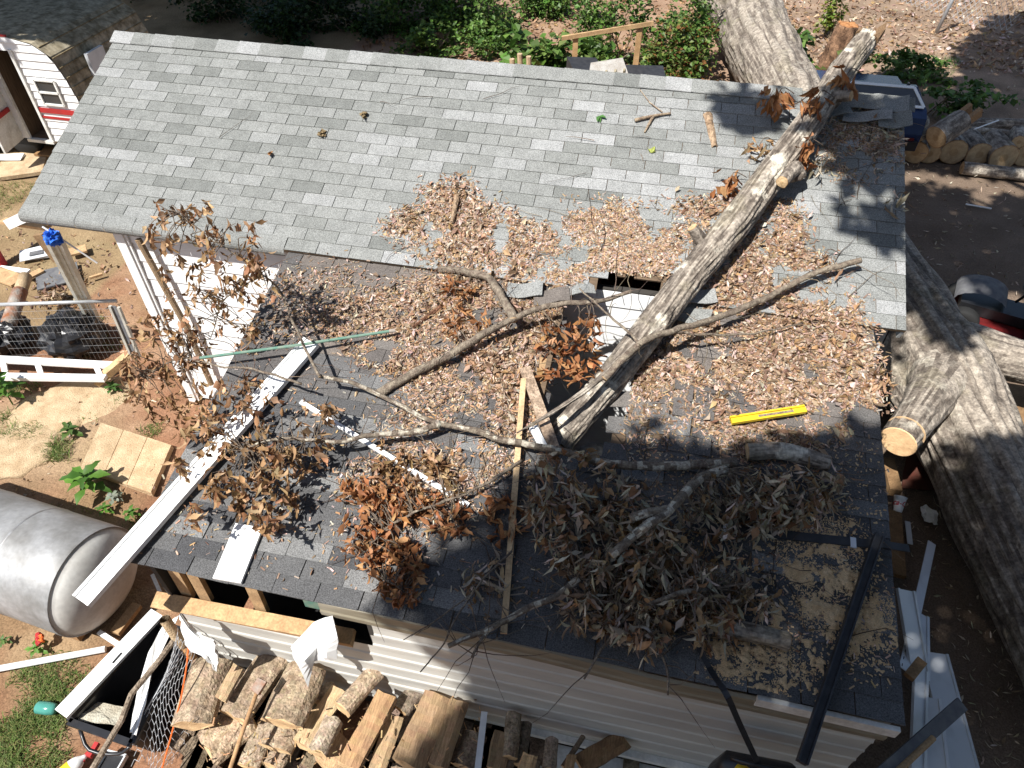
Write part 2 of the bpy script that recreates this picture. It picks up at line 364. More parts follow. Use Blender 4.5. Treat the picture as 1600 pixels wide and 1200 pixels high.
# ------------------------------------------------------------------ lean-to in front
shed = thing('lean_to', (5.25, -3.4, 0), 'low dark shingled lean-to with a torn hole in its roof', 'lean-to')
LX0, LX1 = 2.77, 7.77
m = MB(); LU = Vector((0, math.cos(PH), math.sin(PH))); LO = Vector((0, -1.98, 2.42+.02*math.tan(PH)))
for i in range(50):
    for j in range(29):
        x0 = LX0+i*.1; s0 = j*.1
        c = LO + Vector((x0+.05, 0, 0)) - LU*(s0+.05); c.z += sag(c.x, c.y)
        px = pix(c)
        if inpoly(px[0]+9*fbm(c.x*5, c.y*5), px[1]+9*fbm(c.x*5, c.y*5, 5), HOLE): continue
        m.box(c-N2*.014, (.1, .1, .018), Matrix.Rotation(PH, 3, 'X'))
lroof = m.build('roof', 'deck', shed)
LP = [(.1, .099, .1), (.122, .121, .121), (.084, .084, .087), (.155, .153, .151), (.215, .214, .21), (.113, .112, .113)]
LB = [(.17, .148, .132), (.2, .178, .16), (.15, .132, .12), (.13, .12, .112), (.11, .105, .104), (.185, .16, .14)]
runs = {}
def locol(c, k, a):
    key = (k, int((a+k*1.37)//2.4)); 
    if key not in runs: runs[key] = random.choices(range(6), [.26, .2, .16, .16, .1, .12])[0]
    ci = runs[key] if random.random() < .75 else random.choices(range(6), [.26, .2, .16, .16, .1, .12])[0]
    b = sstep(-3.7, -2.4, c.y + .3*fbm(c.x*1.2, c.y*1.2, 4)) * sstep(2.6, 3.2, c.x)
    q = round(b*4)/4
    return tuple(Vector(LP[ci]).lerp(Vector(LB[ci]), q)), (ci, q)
lay(lroof, Vector((LX0, LO.y, LO.z)), N2, PH, range(0, 23), 0, 5.0/T, 1, lambda c: not inpoly(*pix(c+Vector((0, 0, sag(c.x, c.y)))), HOLE), locol, warp=sag)
EY, EZ = LO.y-2.92*math.cos(PH), LO.z-2.92*math.sin(PH)      # the front eave
# torn shingle strips and broken deck boards round the hole
for k, (px, py, an, ln, wd) in enumerate([(1345, 158, .05, .34, .16), (1392, 160, -.08, .3, .2), (1398, 186, .1, .28, .16), (1355, 180, -.05, .4, .12), (1310, 172, .15, .22, .15),(905, 450, .3, .26, .14), (1065, 470, .5, .32, .2), (1090, 462, .2, .3, .15), (1075, 490, -.2, .36, .14), (820, 452, .12, .3, .14), (862, 462, .25, .3, .15)]):
    p = roofpt(px, py, .05 if k > 4 else .075); m = MB(); x = Vector((math.cos(an), math.sin(an)*.9, .05+.1*random.random())).normalized(); y = Vector((-math.sin(an), math.cos(an), .5*random.random()+.1)).normalized()
    va = []; 
    for i in range(7):
        for jx in (-.5, .5):
            va.append(p + x*(i/6-.5)*ln + y*jx*wd + Vector((0, 0, .014*math.sin(i*.9+k))))
    va += [v-Vector((0, 0, .005)) for v in va]
    m.add(va, [(2*i, 2*i+1, 2*i+3, 2*i+2) for i in range(6)] + [(14+2*i, 16+2*i, 17+2*i, 15+2*i) for i in range(6)] + [(2*i, 2*i+2, 16+2*i, 14+2*i) for i in range(6)] + [(2*i+1, 15+2*i, 17+2*i, 2*i+3) for i in range(6)], UP[k % 4] if k < 10 else LB[0])
    m.build('torn_shingle', 'shingle', roof if k < 10 else shed)
for k, (a, b, wd) in enumerate([((850, 560), (842, 660), .07), ((842, 640), (875, 710), .06)]):
    m = MB(); m.bar(Lw(*a, -.06), Lw(*b, -.10), wd, .02, (0, .3, 1), j=.008); m.build('broken_board', 'wood_raw', shed)
m = MB()
for x in np.arange(LX0+.08, LX1, .61):
    if 5.3 < x < 5.9: continue
    m.bar(LO+Vector((x, 0, -.09)), Vector((x, EY+.06, EZ-.09)), .04, .1, N2)
m.build('rafter', 'deck', shed)
# front wall: ribbed cream siding courses, wooden sill over the open left end, tan fascia
WY = -4.76
m = MB(); m.box((4.9, WY+.05, .5), (4.15, .04, 1.1)); m.box((6.05, WY+.05, 1.35), (3.3, .04, .6)); m.box((2.84, -3.3, .9), (.04, 2.9, 1.5)); m.box((7.72, -3.3, .85), (.04, 2.9, 1.6)); lw = m.build('front_wall', 'interior', shed)
for k in range(10):
    z0 = .2+k*.162; z1 = z0+.16; xa = 2.86 if z1 < 1.2 else 4.25+.03*k
    if z1 > 1.75: break
    b = MB(); P = [(0, z0), (-.013, z0+.006), (-.012, z0+.022), (-.004, z0+.034), (-.003, z0+.1), (-.006, z1)]
    xs = np.linspace(xa, 7.76, 16); va = []
    for x in xs:
        for (dy, z) in P: va.append((x, WY+dy+.004*fbm(x*1.2, k*3.1), z+.004*fbm(x, k*2.)))
    n = len(P); b.add(va, [(i*n+q, (i+1)*n+q, (i+1)*n+q+1, i*n+q+1) for i in range(15) for q in range(n-1)])
    b.build('siding_board', 'siding_cream', lw)
m = MB(); m.bar((2.72, WY-.03, 1.2), (4.3, WY-.02, 1.27), .11, .06, (0, -.3, 1), col=(1.2, 1.15, 1.1), j=.01); m.build('sill_plank', 'wood_raw', shed)
m = MB(); xs = np.linspace(4.15, 7.72, 24); va = []
for x in xs:
    w_ = .01*fbm(x*1.1, 2.); d_ = .05*sstep(5.4, 6.6, x)
    for (dy, dz) in ((0, -.02), (-.02, -.035), (-.02, -.12), (-.028, -.135), (-.022, -.19), (.02, -.19)): va.append((x, EY+.03+dy-d_*.5+w_, EZ+dz-d_*.4))
m.add(va, [(i*6+q, (i+1)*6+q, (i+1)*6+q+1, i*6+q+1) for i in range(23) for q in range(5)]); m.build('fascia', 'tan_metal', shed)
m = MB(); m.bar((5.5, WY-.03, .28), (7.75, WY-.03, .28), .05, .05); m.bar((5.5, WY-.1, .06), (7.7, WY-.1, .06), .16, .12); m.build('skirt_trim', 'old_white', shed)
m = MB()
for x in (2.95, 3.1, 3.55): m = MB(); m.bar((x, WY+.06, 1.2), (x+.02, WY+.06, 1.78), .04, .09, (1, 0, 0)); m.build('wall_stud', 'wood_raw', shed)
m = MB()
for i, x in enumerate((3.45, 3.62, 3.78, 3.95)): m.bar((x, WY+.22, 1.62), (x+.1, WY+.24, 1.5), .1, .012, (0, -1, .2), j=.02)
m.build('ceiling_scrap', 'old_white', shed)
m = MB(); m.box((3.98, WY+.28, 1.35), (.3, .22, .35)); m.box((4.22, WY+.2, 1.4), (.12, .1, .3)); m.build('shelf_crate', 'green_paint', shed)
m = MB(); m.box((5.3, -3.3, .03), (4.8, 2.8, .04)); m.build('floor', 'dark', shed)
# ------------------------------------------------------------------ trunks
def barkcol(b, k=.25): return jit(b, k)
def trunk_mesh(path, radii, n, nseg, amp, freq, along, lich=None, seed=0., flare=None, cut0=False, cut1=False):
    """a tapered log with furrowed bark as relief; returns a builder with bark (0) and cut wood (1)"""
    pts = smooth_path(path, nseg); m = MB(); rr = [np.interp(i/(nseg-1)*(len(radii)-1), range(len(radii)), radii) for i in range(nseg)]
    t0 = (pts[1]-pts[0]).normalized(); up = Vector((0, 0, 1)); a = (up-t0*up.dot(t0)).normalized(); V = []; D = []; s = 0
    for i, p in enumerate(pts):
        if i: s += (p-pts[i-1]).length
        t = (pts[min(i+1, nseg-1)]-pts[max(i-1, 0)]).normalized(); a = (a-t*a.dot(t)).normalized(); b = t.cross(a)
        for k in range(n):
            an = 2*PI*k/n; ca, sa = math.cos(an), math.sin(an)
            q = Vector((ca*freq+seed, sa*freq, s*along)); 
            q2 = q + Vector((0, 0, .5))*mn.noise(Vector((ca*2, sa*2, s*along*.5)))
            e = 1-abs(mn.noise(q2))*2.2
            e2 = mn.noise(Vector((ca*freq*2.7, sa*freq*2.7+seed, s*along*2.5)))
            lump = .07*mn.noise(Vector((ca*1.2+seed, sa*1.2, s*1.4)))
            D.append(e+.4*e2)
            V.append(p+(a*ca+b*sa)*(rr[i]*(1+lump)+amp*(-(max(0, e)**2)*1.2+.35*e2)))
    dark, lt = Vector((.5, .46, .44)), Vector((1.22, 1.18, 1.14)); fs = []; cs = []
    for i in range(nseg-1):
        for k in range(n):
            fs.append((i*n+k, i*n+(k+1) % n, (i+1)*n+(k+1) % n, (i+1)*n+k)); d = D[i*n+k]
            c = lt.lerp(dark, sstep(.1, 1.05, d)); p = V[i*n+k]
            if lich:
                l = fbm(p.x*5+seed, p.y*5, p.z*5)
                if l > .28: c = c.lerp(Vector((1.9, 1.95, 1.9)), min(1, (l-.28)*5)*lich)
                l2 = fbm(p.x*3+9, p.y*3, p.z*3)
                if l2 > .33: c = c.lerp(Vector((.85, .83, .66)), .35*min(1, (l2-.33)*6))
            cs.append(tuple(c))
    m.v = [tuple(v) for v in V]; m.f = fs; m.c = cs; m.m = [0]*len(fs)
    for end, i0, rev in ((0, 0, True), (1, (nseg-1)*n, False)):
        c = pts[0] if end == 0 else pts[-1]; cb = len(m.v)
        ring = [Vector(V[i0+k]) for k in range(n)]
        dn = (pts[0]-pts[1]).normalized() if end == 0 else (pts[-1]-pts[-2]).normalized()
        prev = [i0+k for k in range(n)]
        jag = 0 if (cut0 if end == 0 else cut1) else .25
        for lv, f in enumerate((.93, .6, .3)):
            cur = []
            for k in range(n):
                v = c+(ring[k]-c)*f + dn*(.004+jag*rr[0 if end == 0 else -1]*mn.noise(Vector((ring[k].x*9, ring[k].y*9, lv*1.7+seed)))); cur.append(len(m.v)); m.v.append(tuple(v))
            for k in range(n):
                q = (prev[k], prev[(k+1) % n], cur[(k+1) % n], cur[k]); m.f.append(q[::-1] if rev else q); m.c.append((1.15, 1.1, 1.0) if lv else (.8, .65, .5)); m.m.append(1)
            prev = cur
        m.f.append(tuple(prev[::-1] if rev else prev)); m.c.append((.95, .85, .7)); m.m.append(1)
    return m
big = thing('fallen_tree', (8.9, 1.5, 0), 'huge grey fallen tree trunk lying past the right end of the house', 'fallen tree')
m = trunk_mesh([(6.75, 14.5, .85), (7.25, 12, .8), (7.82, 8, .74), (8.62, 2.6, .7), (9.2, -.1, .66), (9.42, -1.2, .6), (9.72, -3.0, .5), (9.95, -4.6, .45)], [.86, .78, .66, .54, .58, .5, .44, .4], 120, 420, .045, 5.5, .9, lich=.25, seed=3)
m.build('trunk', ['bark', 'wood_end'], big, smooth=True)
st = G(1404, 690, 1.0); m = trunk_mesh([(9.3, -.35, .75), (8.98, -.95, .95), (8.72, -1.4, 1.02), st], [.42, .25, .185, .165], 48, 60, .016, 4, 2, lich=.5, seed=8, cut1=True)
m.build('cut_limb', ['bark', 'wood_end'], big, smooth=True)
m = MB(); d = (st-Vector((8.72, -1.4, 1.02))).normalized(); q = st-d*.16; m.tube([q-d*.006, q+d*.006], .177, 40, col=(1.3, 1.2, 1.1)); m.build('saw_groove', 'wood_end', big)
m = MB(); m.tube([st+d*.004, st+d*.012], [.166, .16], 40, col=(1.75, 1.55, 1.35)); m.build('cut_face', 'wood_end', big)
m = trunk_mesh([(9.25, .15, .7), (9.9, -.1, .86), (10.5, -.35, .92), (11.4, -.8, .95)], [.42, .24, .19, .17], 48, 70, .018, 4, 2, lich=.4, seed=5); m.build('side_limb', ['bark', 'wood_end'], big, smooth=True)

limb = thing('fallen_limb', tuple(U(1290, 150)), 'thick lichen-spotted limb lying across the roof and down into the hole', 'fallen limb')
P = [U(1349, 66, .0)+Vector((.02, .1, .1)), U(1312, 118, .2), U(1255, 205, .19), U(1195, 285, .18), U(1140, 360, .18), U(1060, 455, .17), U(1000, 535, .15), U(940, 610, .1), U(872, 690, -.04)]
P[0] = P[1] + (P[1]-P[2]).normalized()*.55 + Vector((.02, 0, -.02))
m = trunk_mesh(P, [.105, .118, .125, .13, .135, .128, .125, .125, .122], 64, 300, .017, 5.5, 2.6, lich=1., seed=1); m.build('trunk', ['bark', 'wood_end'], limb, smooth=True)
d = (P[0]-P[1]).normalized()
for k, (an, r, ln) in enumerate([(0.3, .05, .26), (1.6, .035, .18), (3.0, .05, .2), (4.5, .045, .12), (2.2, .03, .15)]):
    a = d.orthogonal().normalized(); b = d.cross(a); o = P[0]+(a*math.cos(an)+b*math.sin(an))*.08-d*.05
    m = MB(); m.tube([o, o+d*ln*.6, o+d*ln], [r, r*.7, .004], 6, col=(.7, .62, .55), nz=.3); m.build('splinter', 'wood_split', limb)
for (x, y, x2, y2, r) in [(1093, 372, 1082, 355, .05), (1240, 265, 1222, 285, .06), (1300, 152, 1330, 150, .05)]:
    a = U(x, y, .22); m = trunk_mesh([a+Vector((.03, .03, -.06)), a, U(x2, y2, .3)], [r*1.6, r*1.15, r*.9], 20, 12, .006, 3, 3, seed=x); m.build('knot', ['bark', 'wood_end'], limb, smooth=True)
m = trunk_mesh([roofpt(1035, 515, .26), Lw(972, 562, .24), Lw(912, 612, .2), Lw(862, 645, .16), Lw(808, 676, .12)], [.03, .027, .022, .016, .006], 24, 60, .006, 3, 3, lich=.3, seed=4); m.build('split_branch', ['bark', 'wood_end'], limb, smooth=True)

# ------------------------------------------------------------------ dead leaves
LC = {'orange': [(.36, .155, .062), (.42, .2, .09), (.3, .115, .045), (.5, .27, .13)], 'brown': [(.31, .175, .085), (.39, .235, .12), (.22, .115, .055), (.49, .32, .18)],
      'tan': [(.46, .33, .22), (.4, .27, .17), (.52, .4, .29), (.32, .2, .12)], 'grey': [(.4, .33, .24), (.5, .42, .31), (.28, .2, .13), (.6, .52, .4)],
      'litter': [(.55, .42, .33), (.47, .335, .245), (.66, .54, .45), (.38, .255, .17), (.51, .335, .2), (.29, .19, .125), (.43, .265, .135), (.2, .125, .08)]}
def leafgeo(L, Wd, curl, fold, twist=0., n=4):
    """leaf along +x from the stem; curls about y, folds along the midrib, drawn as 2n-2 quads and 4 tris"""
    vs = [(0, 0, 0)]; ang = 0; p = Vector((0, 0, 0)); st = L/n
    for i in range(1, n):
        ang += curl/n; p = p+Vector((math.cos(ang)*st, 0, math.sin(ang)*st)); t = i/n
        w_ = Wd*math.sin(PI*t**.8)*.5*(1+.45*math.sin(i*2.3+L*900)); up = Vector((-math.sin(ang), 0, math.cos(ang))); tw = twist*t
        for sgn in (1, -1):
            side = Vector((0, math.cos(tw)*sgn, math.sin(tw)*sgn)); vs.append(tuple(p+side*w_*math.cos(fold)+up*w_*math.sin(fold)))
        vs.append(tuple(p))
    ang += curl/n; vs.append(tuple(p+Vector((math.cos(ang)*st, 0, math.sin(ang)*st)))); T_ = len(vs)-1
    fs = [(0, 3, 1), (0, 2, 3)]
    for i in range(n-2):
        a = 1+3*i; b = a+3; fs += [(a, a+2, b+2, b), (a+2, a+1, b+1, b+2)]
    a = 1+3*(n-2); fs += [(a, a+2, T_), (a+2, a+1, T_)]
    return [Vector(v) for v in vs], fs
LEAFM = {}
def leafmesh(kind):
    k = random.randrange(14); key = (kind, k)
    if key not in LEAFM:
        r = random.Random(k*31+len(kind)); st = random.getstate(); random.seed(k*7+3)
        gq = (1.25, .6) if kind == 'grey' else (1.15, .58) if kind == 'brown' else (1, .9)
        vs, fs = leafgeo(.105*gq[0]*r.uniform(.75, 1.25), .045*gq[1]*r.uniform(.7, 1.35), r.uniform(-1.9, 1.9), r.uniform(.1, 1.1), r.uniform(-.8, .8))
        m = MB(); c = jit(LC[kind][k % 4], .2); m.add(vs, fs, c); random.setstate(st)
        me = bpy.data.meshes.new('leaf'); me.from_pydata(m.v, [], m.f); me.materials.append(MAT['leaf_dead']); me.polygons.foreach_set('use_smooth', [True]*len(m.f))
        a = me.attributes.new('Col', 'FLOAT_COLOR', 'FACE'); a.data.foreach_set('color', [x for q in m.c for x in (*q, 1)]); LEAFM[key] = me
    return LEAFM[key]
def rotto(d, roll=None):
    d = Vector(d).normalized(); q = d.to_track_quat('X', 'Z'); return q.to_matrix() @ Matrix.Rotation(random.uniform(0, 2*PI) if roll is None else roll, 3, 'X')
def put_leaf(parent, kind, p, d, s):
    o = bpy.data.objects.new('leaf', leafmesh(kind)); COL.objects.link(o); o.parent = parent
    if parent.type == 'EMPTY': o.matrix_parent_inverse = Matrix.Translation(-parent.location)
    o.matrix_basis = Matrix.Translation(p) @ rotto(d).to_4x4() @ Matrix.Scale(s, 4)
def add_leaf(mb, kind, p, d, s, n=3, L=.105):
    if kind == 'grey': L *= 1.25
    vs, fs = leafgeo(L*s*random.uniform(.7, 1.3), .045*s*(.5 if kind == 'grey' else 1)*random.uniform(.6, 1.4)*L/.105, random.uniform(-1.7, 1.7), random.uniform(.05, 1.0), random.uniform(-.7, .7), n)
    Rm = rotto(d); mb.add([p+Rm @ v for v in vs], fs, jit(random.choice(LC[kind]), .3))
def drape(): 
    return Vector((random.gauss(0, .38), random.gauss(0, .38), random.gauss(-.9, .4)))
def flat(nrm=N2):
    v = Vector((random.gauss(0, 1), random.gauss(0, 1), random.gauss(0, .35))); return v
# litter on the roofs: one mass nobody could count
lit = MB()
LIT = [([(592, 350), (640, 325), (690, 285), (722, 282), (745, 320), (800, 335), (832, 350), (832, 430), (740, 420), (660, 395), (625, 370)], 1100, 'litter', .75),
       ([(830, 350), (900, 325), (960, 318), (1010, 345), (1080, 372), (1060, 420), (1000, 430), (930, 425), (900, 480), (868, 440), (850, 400)], 420, 'litter', .5),
       ([(1040, 318), (1130, 315), (1245, 325), (1258, 385), (1250, 420), (1180, 420), (1130, 440), (1080, 380)], 800, 'litter', .8),
       ([(1120, 430), (1260, 400), (1320, 450), (1345, 520), (1372, 600), (1362, 645), (1300, 640), (1200, 655), (1130, 640), (1100, 590), (985, 605), (1005, 545), (1090, 500)], 4300, 'litter', .8),
       ([(500, 480), (600, 455), (700, 420), (830, 440), (890, 480), (850, 560), (805, 620), (700, 600), (640, 600), (560, 560), (500, 520)], 1900, 'litter', .75),
       ([(700, 430), (880, 420), (890, 480), (850, 600), (800, 680), (740, 560), (690, 520)], 900, 'litter', .95),
       ([(640, 580), (830, 560), (830, 760), (700, 760), (600, 700)], 700, 'litter', .6),
       ([(1290, 190), (1345, 175), (1412, 190), (1405, 250), (1330, 285), (1290, 245)], 420, 'grey', .8),
       ([(520, 700), (640, 690), (760, 760), (700, 840), (560, 820)], 260, 'tan', .7),
       ([(1120, 640), (1300, 640), (1330, 680), (1180, 720), (1100, 680)], 420, 'tan', .85),
       ([(960, 590), (1130, 590), (1160, 660), (1000, 720)], 160, 'tan', .6),
       ([(420, 430), (560, 410), (560, 470), (430, 540)], 160, 'litter', .6),
       ([(240, 620), (480, 480), (1360, 560), (1390, 1080), (800, 980), (230, 860)], 500, 'litter', .45)]
for P_, n, kind, s in LIT:
    for (x, y) in rpoly(P_, int(n*1.3)):
        x += random.gauss(0, 12); y += random.gauss(0, 8); p0 = roofpt(x, y, 0); dens = fbm(p0.x*2.2, p0.y*2.6, 5)+.5*fbm(p0.x*7, p0.y*7, 2)
        if n > 200 and random.random() > sstep(-.45, .12, dens): continue
        if inpoly(x, y, HOLE): continue
        p = p0 + Vector((0, 0, sag(p0.x, p0.y)+.016+abs(random.gauss(0, .013))))
        d = flat(); nr = N1 if p0.y > -2 else N2; d = d - nr*d.dot(nr)*.9
        add_leaf(lit, kind, p, d, s*.64*random.uniform(.4, 1.6), 3)
    for (x, y) in rpoly(P_, n*(18 if n == 420 and kind == 'litter' else 6)):                 # broken bits and straw
        x += random.gauss(0, 16); y += random.gauss(0, 10); p0 = roofpt(x, y, 0); dens = fbm(p0.x*2.2, p0.y*2.6, 5)+.5*fbm(p0.x*7, p0.y*7, 2)
        if n > 200 and random.random() > sstep(-.5, .0, dens): continue
        if inpoly(x, y, HOLE): continue
        p = p0+Vector((0, 0, sag(p0.x, p0.y)+.014)); d = flat(); nr = N1 if p0.y > -2 else N2; d = (d-nr*d.dot(nr)*.95).normalized(); e = nr.cross(d)
        L_ = random.uniform(.01, .045); w_ = random.uniform(.003, .012); u_ = nr*random.uniform(0, .01)
        lit.add([p-d*L_/2-e*w_/2, p+d*L_/2-e*w_/2+u_, p+d*L_/2+e*w_/2+u_, p-d*L_/2+e*w_/2], [(0, 1, 2, 3)], jit(random.choice(LC['litter']), .35))
o = lit.build('leaf_litter', 'leaf_dead', None, kind='stuff'); o['label'] = 'dry brown leaf litter strewn thickly over both roofs'

tw_ = MB()
for P_, n in (([(600, 330), (1080, 320), (1340, 420), (1360, 620), (980, 620), (620, 620)], 110), ([(850, 120), (1180, 160), (1100, 300), (850, 300)], 4), ([(1250, 180), (1410, 190), (1400, 330), (1260, 330)], 18), ([(250, 100), (800, 150), (700, 300), (150, 250)], 4), ([(480, 640), (840, 620), (820, 900), (560, 900)], 60), ([(840, 720), (1330, 720), (1330, 1000), (840, 990)], 80)):
    for (x, y) in rpoly(P_, n):
        p = roofpt(x, y, .03); p.z += sag(p.x, p.y); nr = N1 if p.y > -2 else N2; d = flat(); d = (d-nr*d.dot(nr)).normalized(); pts = [p]; L_ = random.uniform(.08, .5)
        for i in range(5): d = (d+Vector((random.gauss(0, .22), random.gauss(0, .22), random.gauss(0, .12)))).normalized(); d = (d-nr*d.dot(nr)*.8).normalized(); pts.append(pts[-1]+d*L_/5)
        r = random.uniform(.0015, .004); tw_.tube(pts, [r, r, r*.8, r*.7, r*.5, r*.3], 4, col=jit(random.choice([(.35, .28, .24), (.7, .6, .5), (.25, .2, .17)]), .2), cap=False)
o = tw_.build('twig_litter', 'branch_bark', None, kind='stuff'); o['label'] = 'thin broken twigs scattered over the roofs'
# ------------------------------------------------------------------ fallen branches with their leaves
def twigs(parent, path, n, ln, r, col=(.6, .52, .46), up=.35):
    m = MB()
    for _ in range(n):
        k = random.randrange(len(path)); p = path[k]; d = Vector((random.gauss(0, 1), random.gauss(0, 1), random.gauss(up*.4, up))).normalized(); pts = [p]; L_ = ln*random.uniform(.4, 1.2)
        for i in range(4):
            d = (d+Vector((random.gauss(0, .25), random.gauss(0, .25), random.gauss(-.08, .2)))).normalized(); pts.append(pts[-1]+d*L_/4)
        m.tube(pts, [r, r*.8, r*.6, r*.45, r*.25], 4, col=jit(col, .25), cap=False)
    return m.build('twig', 'branch_bark', parent, kind='stuff')
def branch(name, label, paths, leaves=(), twn=12, twl=.35, twr=.004, cat='branch', group=None, lich=0.):
    """paths: (px points with offset over the roof, r0, r1); leaves: (polygon, count, kind, size, low, high, mode)"""
    b0 = paths[0][0][0]; root = thing(name, b0 if isinstance(b0, Vector) else tuple(roofpt(b0[0], b0[1], b0[2])), label, cat, group); first = True; allp = []
    for pts, r0, r1 in paths:
        P_ = [p if isinstance(p, Vector) else roofpt(*p) for p in pts]; ns = max(10, int(sum((P_[i+1]-P_[i]).length for i in range(len(P_)-1))/.04)); sp = smooth_path(P_, ns)
        sp = [p+Vector((.010*fbm(p.x*7, p.y*7, 1), .010*fbm(p.x*7, p.y*7, 6), .010*fbm(p.x*7, p.y*7, 9))) for p in sp]
        m = MB(); rr = [lerp(r0, r1, i/(ns-1)) for i in range(ns)]; n = 12 if r0 > .02 else 7
        m.tube(sp, rr, n, nz=.22, capmi=1)
        cs = []
        for f in m.f:
            v = m.v[f[0]]; l = fbm(v[0]*14, v[1]*14, v[2]*14); c = Vector((.8, .74, .68))*(1+.35*l)
            if lich and l > .12: c = Vector((1.7, 1.75, 1.7))
            cs.append(tuple(c))
        m.c = cs; m.build('stem' if first else 'side_branch', ['branch_bark', 'wood_end'], root, smooth=True); first = False; allp += sp
    if twn: twigs(root, allp, twn, twl, twr)
    for (poly, n, kind, s, lo, hi, mode) in leaves:
        extra = MB(); cnt = 0; cen = [(x, y, random.uniform(lo, hi)) for x, y in rpoly(poly, max(1, n//(5 if callable(mode) else 8)))]
        for _ in range(n):
            x, y, o_ = random.choice(cen); x += random.gauss(0, 4.5); y += random.gauss(0, 5.5); o_ = max(lo*.6, o_+random.gauss(0, .03))
            p = mode(x, y, o_) if callable(mode) else roofpt(x, y, o_); d = drape() if callable(mode) or o_ > .12 else flat()
            kk = 'brown' if kind == 'grey' and random.random() < .3 else kind
            if cnt < 110: put_leaf(root, kk, p, d, s*random.uniform(.7, 1.25)); cnt += 1
            else: add_leaf(extra, kk, p, d, s, 4)
        if extra.f: extra.build('leaf_mass', 'leaf_dead', root, smooth=True, kind='stuff')
        tw = MB()
        for (x, y, o_) in cen:
            p = mode(x, y, o_) if callable(mode) else roofpt(x, y, o_); q = min(allp, key=lambda a: (a-p).length)
            mid = (p+q)/2+Vector((random.gauss(0, .03), random.gauss(0, .03), random.gauss(.03, .03)))
            if (p-q).length < .32: tw.tube(smooth_path([q, mid, p], 7), [.0045, .004, .004, .0035, .003, .003, .002], 4, col=(.62, .55, .5), cap=False)
        if tw.f: tw.build('leaf_twig', 'branch_bark', root, kind='stuff')
    return root
AYm3 = lambda x, y, o: AY(x, y, -3.0+o)
branch('fallen_branch', 'long pale lichened branch lying across the middle of the dark roof', [
    ([(1150, 722, .1), (1060, 728, .1), (990, 728, .1), (930, 720, .11), (870, 703, .12), (790, 688, .12), (740, 672, .13), (688, 662, .14), (640, 640, .16), (560, 602, .2), (500, 588, .22)], .036, .014),
    ([(688, 662, .14), (640, 676, .15), (580, 680, .18), (530, 690, .2), (430, 685, .25), (380, 705, .28)], .026, .008)],
    [([(300, 600), (400, 590), (520, 640), (520, 720), (430, 730), (330, 690)], 330, 'brown', .85, .08, .4, 0),
     ([(270, 650), (380, 690), (500, 700), (470, 770), (420, 840), (330, 780), (280, 830), (270, 760)], 500, 'brown', .85, .06, .45, 0)], 22, .4, lich=1)
branch('hanging_sprig', 'drooping sprig of curled brown leaves hanging past the white house wall', [
    ([(500, 590, .25), Lw(465, 520, .3), Lw(438, 455, .35), AYm3(410, 430, 0), AYm3(350, 385, 0), AYm3(280, 335, 0)], .012, .004), ([AYm3(410, 430, 0), AYm3(350, 470, 0), AYm3(330, 530, .1)], .007, .003)],
    [([(222, 318), (300, 312), (400, 350), (425, 440), (400, 565), (300, 560), (265, 470), (228, 380)], 560, 'brown', .78, -.15, .15, AYm3)], 10, .4)
branch('hanging_sprig', 'low brown leaf spray hanging beside the foot of the corner board', [
    ([(470, 600, .25), Lw(400, 578, .25), Lw(340, 572, .25), AYm3(280, 560, -.1), AYm3(225, 590, -.1)], .011, .004)],
    [([(225, 480), (300, 500), (330, 560), (320, 650), (240, 650), (185, 610), (200, 545)], 500, 'brown', .85, -.2, .1, AYm3)], 8, .35)
branch('fallen_branch', 'bent brown branch crossing the leaf litter left of the hole', [
    ([(590, 616, .04), (640, 586, .06), (700, 556, .1), (760, 520, .13), (805, 497, .15), (845, 481, .16), (890, 474, .16), (940, 470, .16), (985, 455, .17)], .036, .016),
    ([(802, 500, .15), (792, 478, .13), (776, 450, .1), (758, 432, .07), (720, 424, .05), (685, 420, .04)], .038, .03)],
    [([(680, 440), (760, 440), (780, 520), (700, 540)], 110, 'orange', .9, .02, .1, 0), ([(850, 500), (930, 490), (930, 590), (850, 600)], 200, 'orange', .95, -.1, .15, 0)], 26, .45)
branch('fallen_branch', 'thin straight branch resting on the limb and reaching the right roof edge', [
    ([(945, 592, .24), (1000, 537, .3), (1060, 514, .26), (1130, 494, .18), (1200, 464, .12), (1270, 428, .12), (1346, 406, .14)], .026, .024),
    ([(1050, 518, .26), (1100, 523, .2), (1170, 522, .12), (1255, 505, .05)], .014, .005), ([(1000, 537, .3), (960, 500, .32), (905, 450, .3)], .012, .006)], [], 18, .4)
branch('fallen_branch', 'dark lichened branch slanting through the shaded leaf heap', [
    ([(1132, 735, .2), (1092, 748, .28), (1052, 792, .34), (1010, 822, .36), (955, 868, .34)], .036, .026), ([(1048, 796, .34), (1015, 800, .36), (985, 812, .35)], .03, .028)],
    [([(1090, 745), (1180, 735), (1325, 745), (1310, 785), (1220, 830), (1130, 850), (1060, 830)], 950, 'grey', .85, .03, .3, 0)], 16, .4, lich=1)
branch('fallen_branch', 'bare branch poking over the front eave below the leaf heap', [
    ([(905, 905, .18), (868, 932, .16), (820, 952, .15), (760, 985, .15), Lw(700, 1008, .15)], .024, .016), ([(765, 983, .15), Lw(748, 1005, .15), Lw(738, 1027, .12)], .01, .007)],
    [([(835, 720), (900, 700), (1000, 760), (1060, 830), (1040, 900), (930, 920), (860, 870), (825, 800)], 1500, 'grey', .88, .02, .36, 0),
     ([(720, 880), (790, 880), (800, 930), (730, 950)], 60, 'grey', 1., .04, .12, 0)], 22, .5, lich=1)
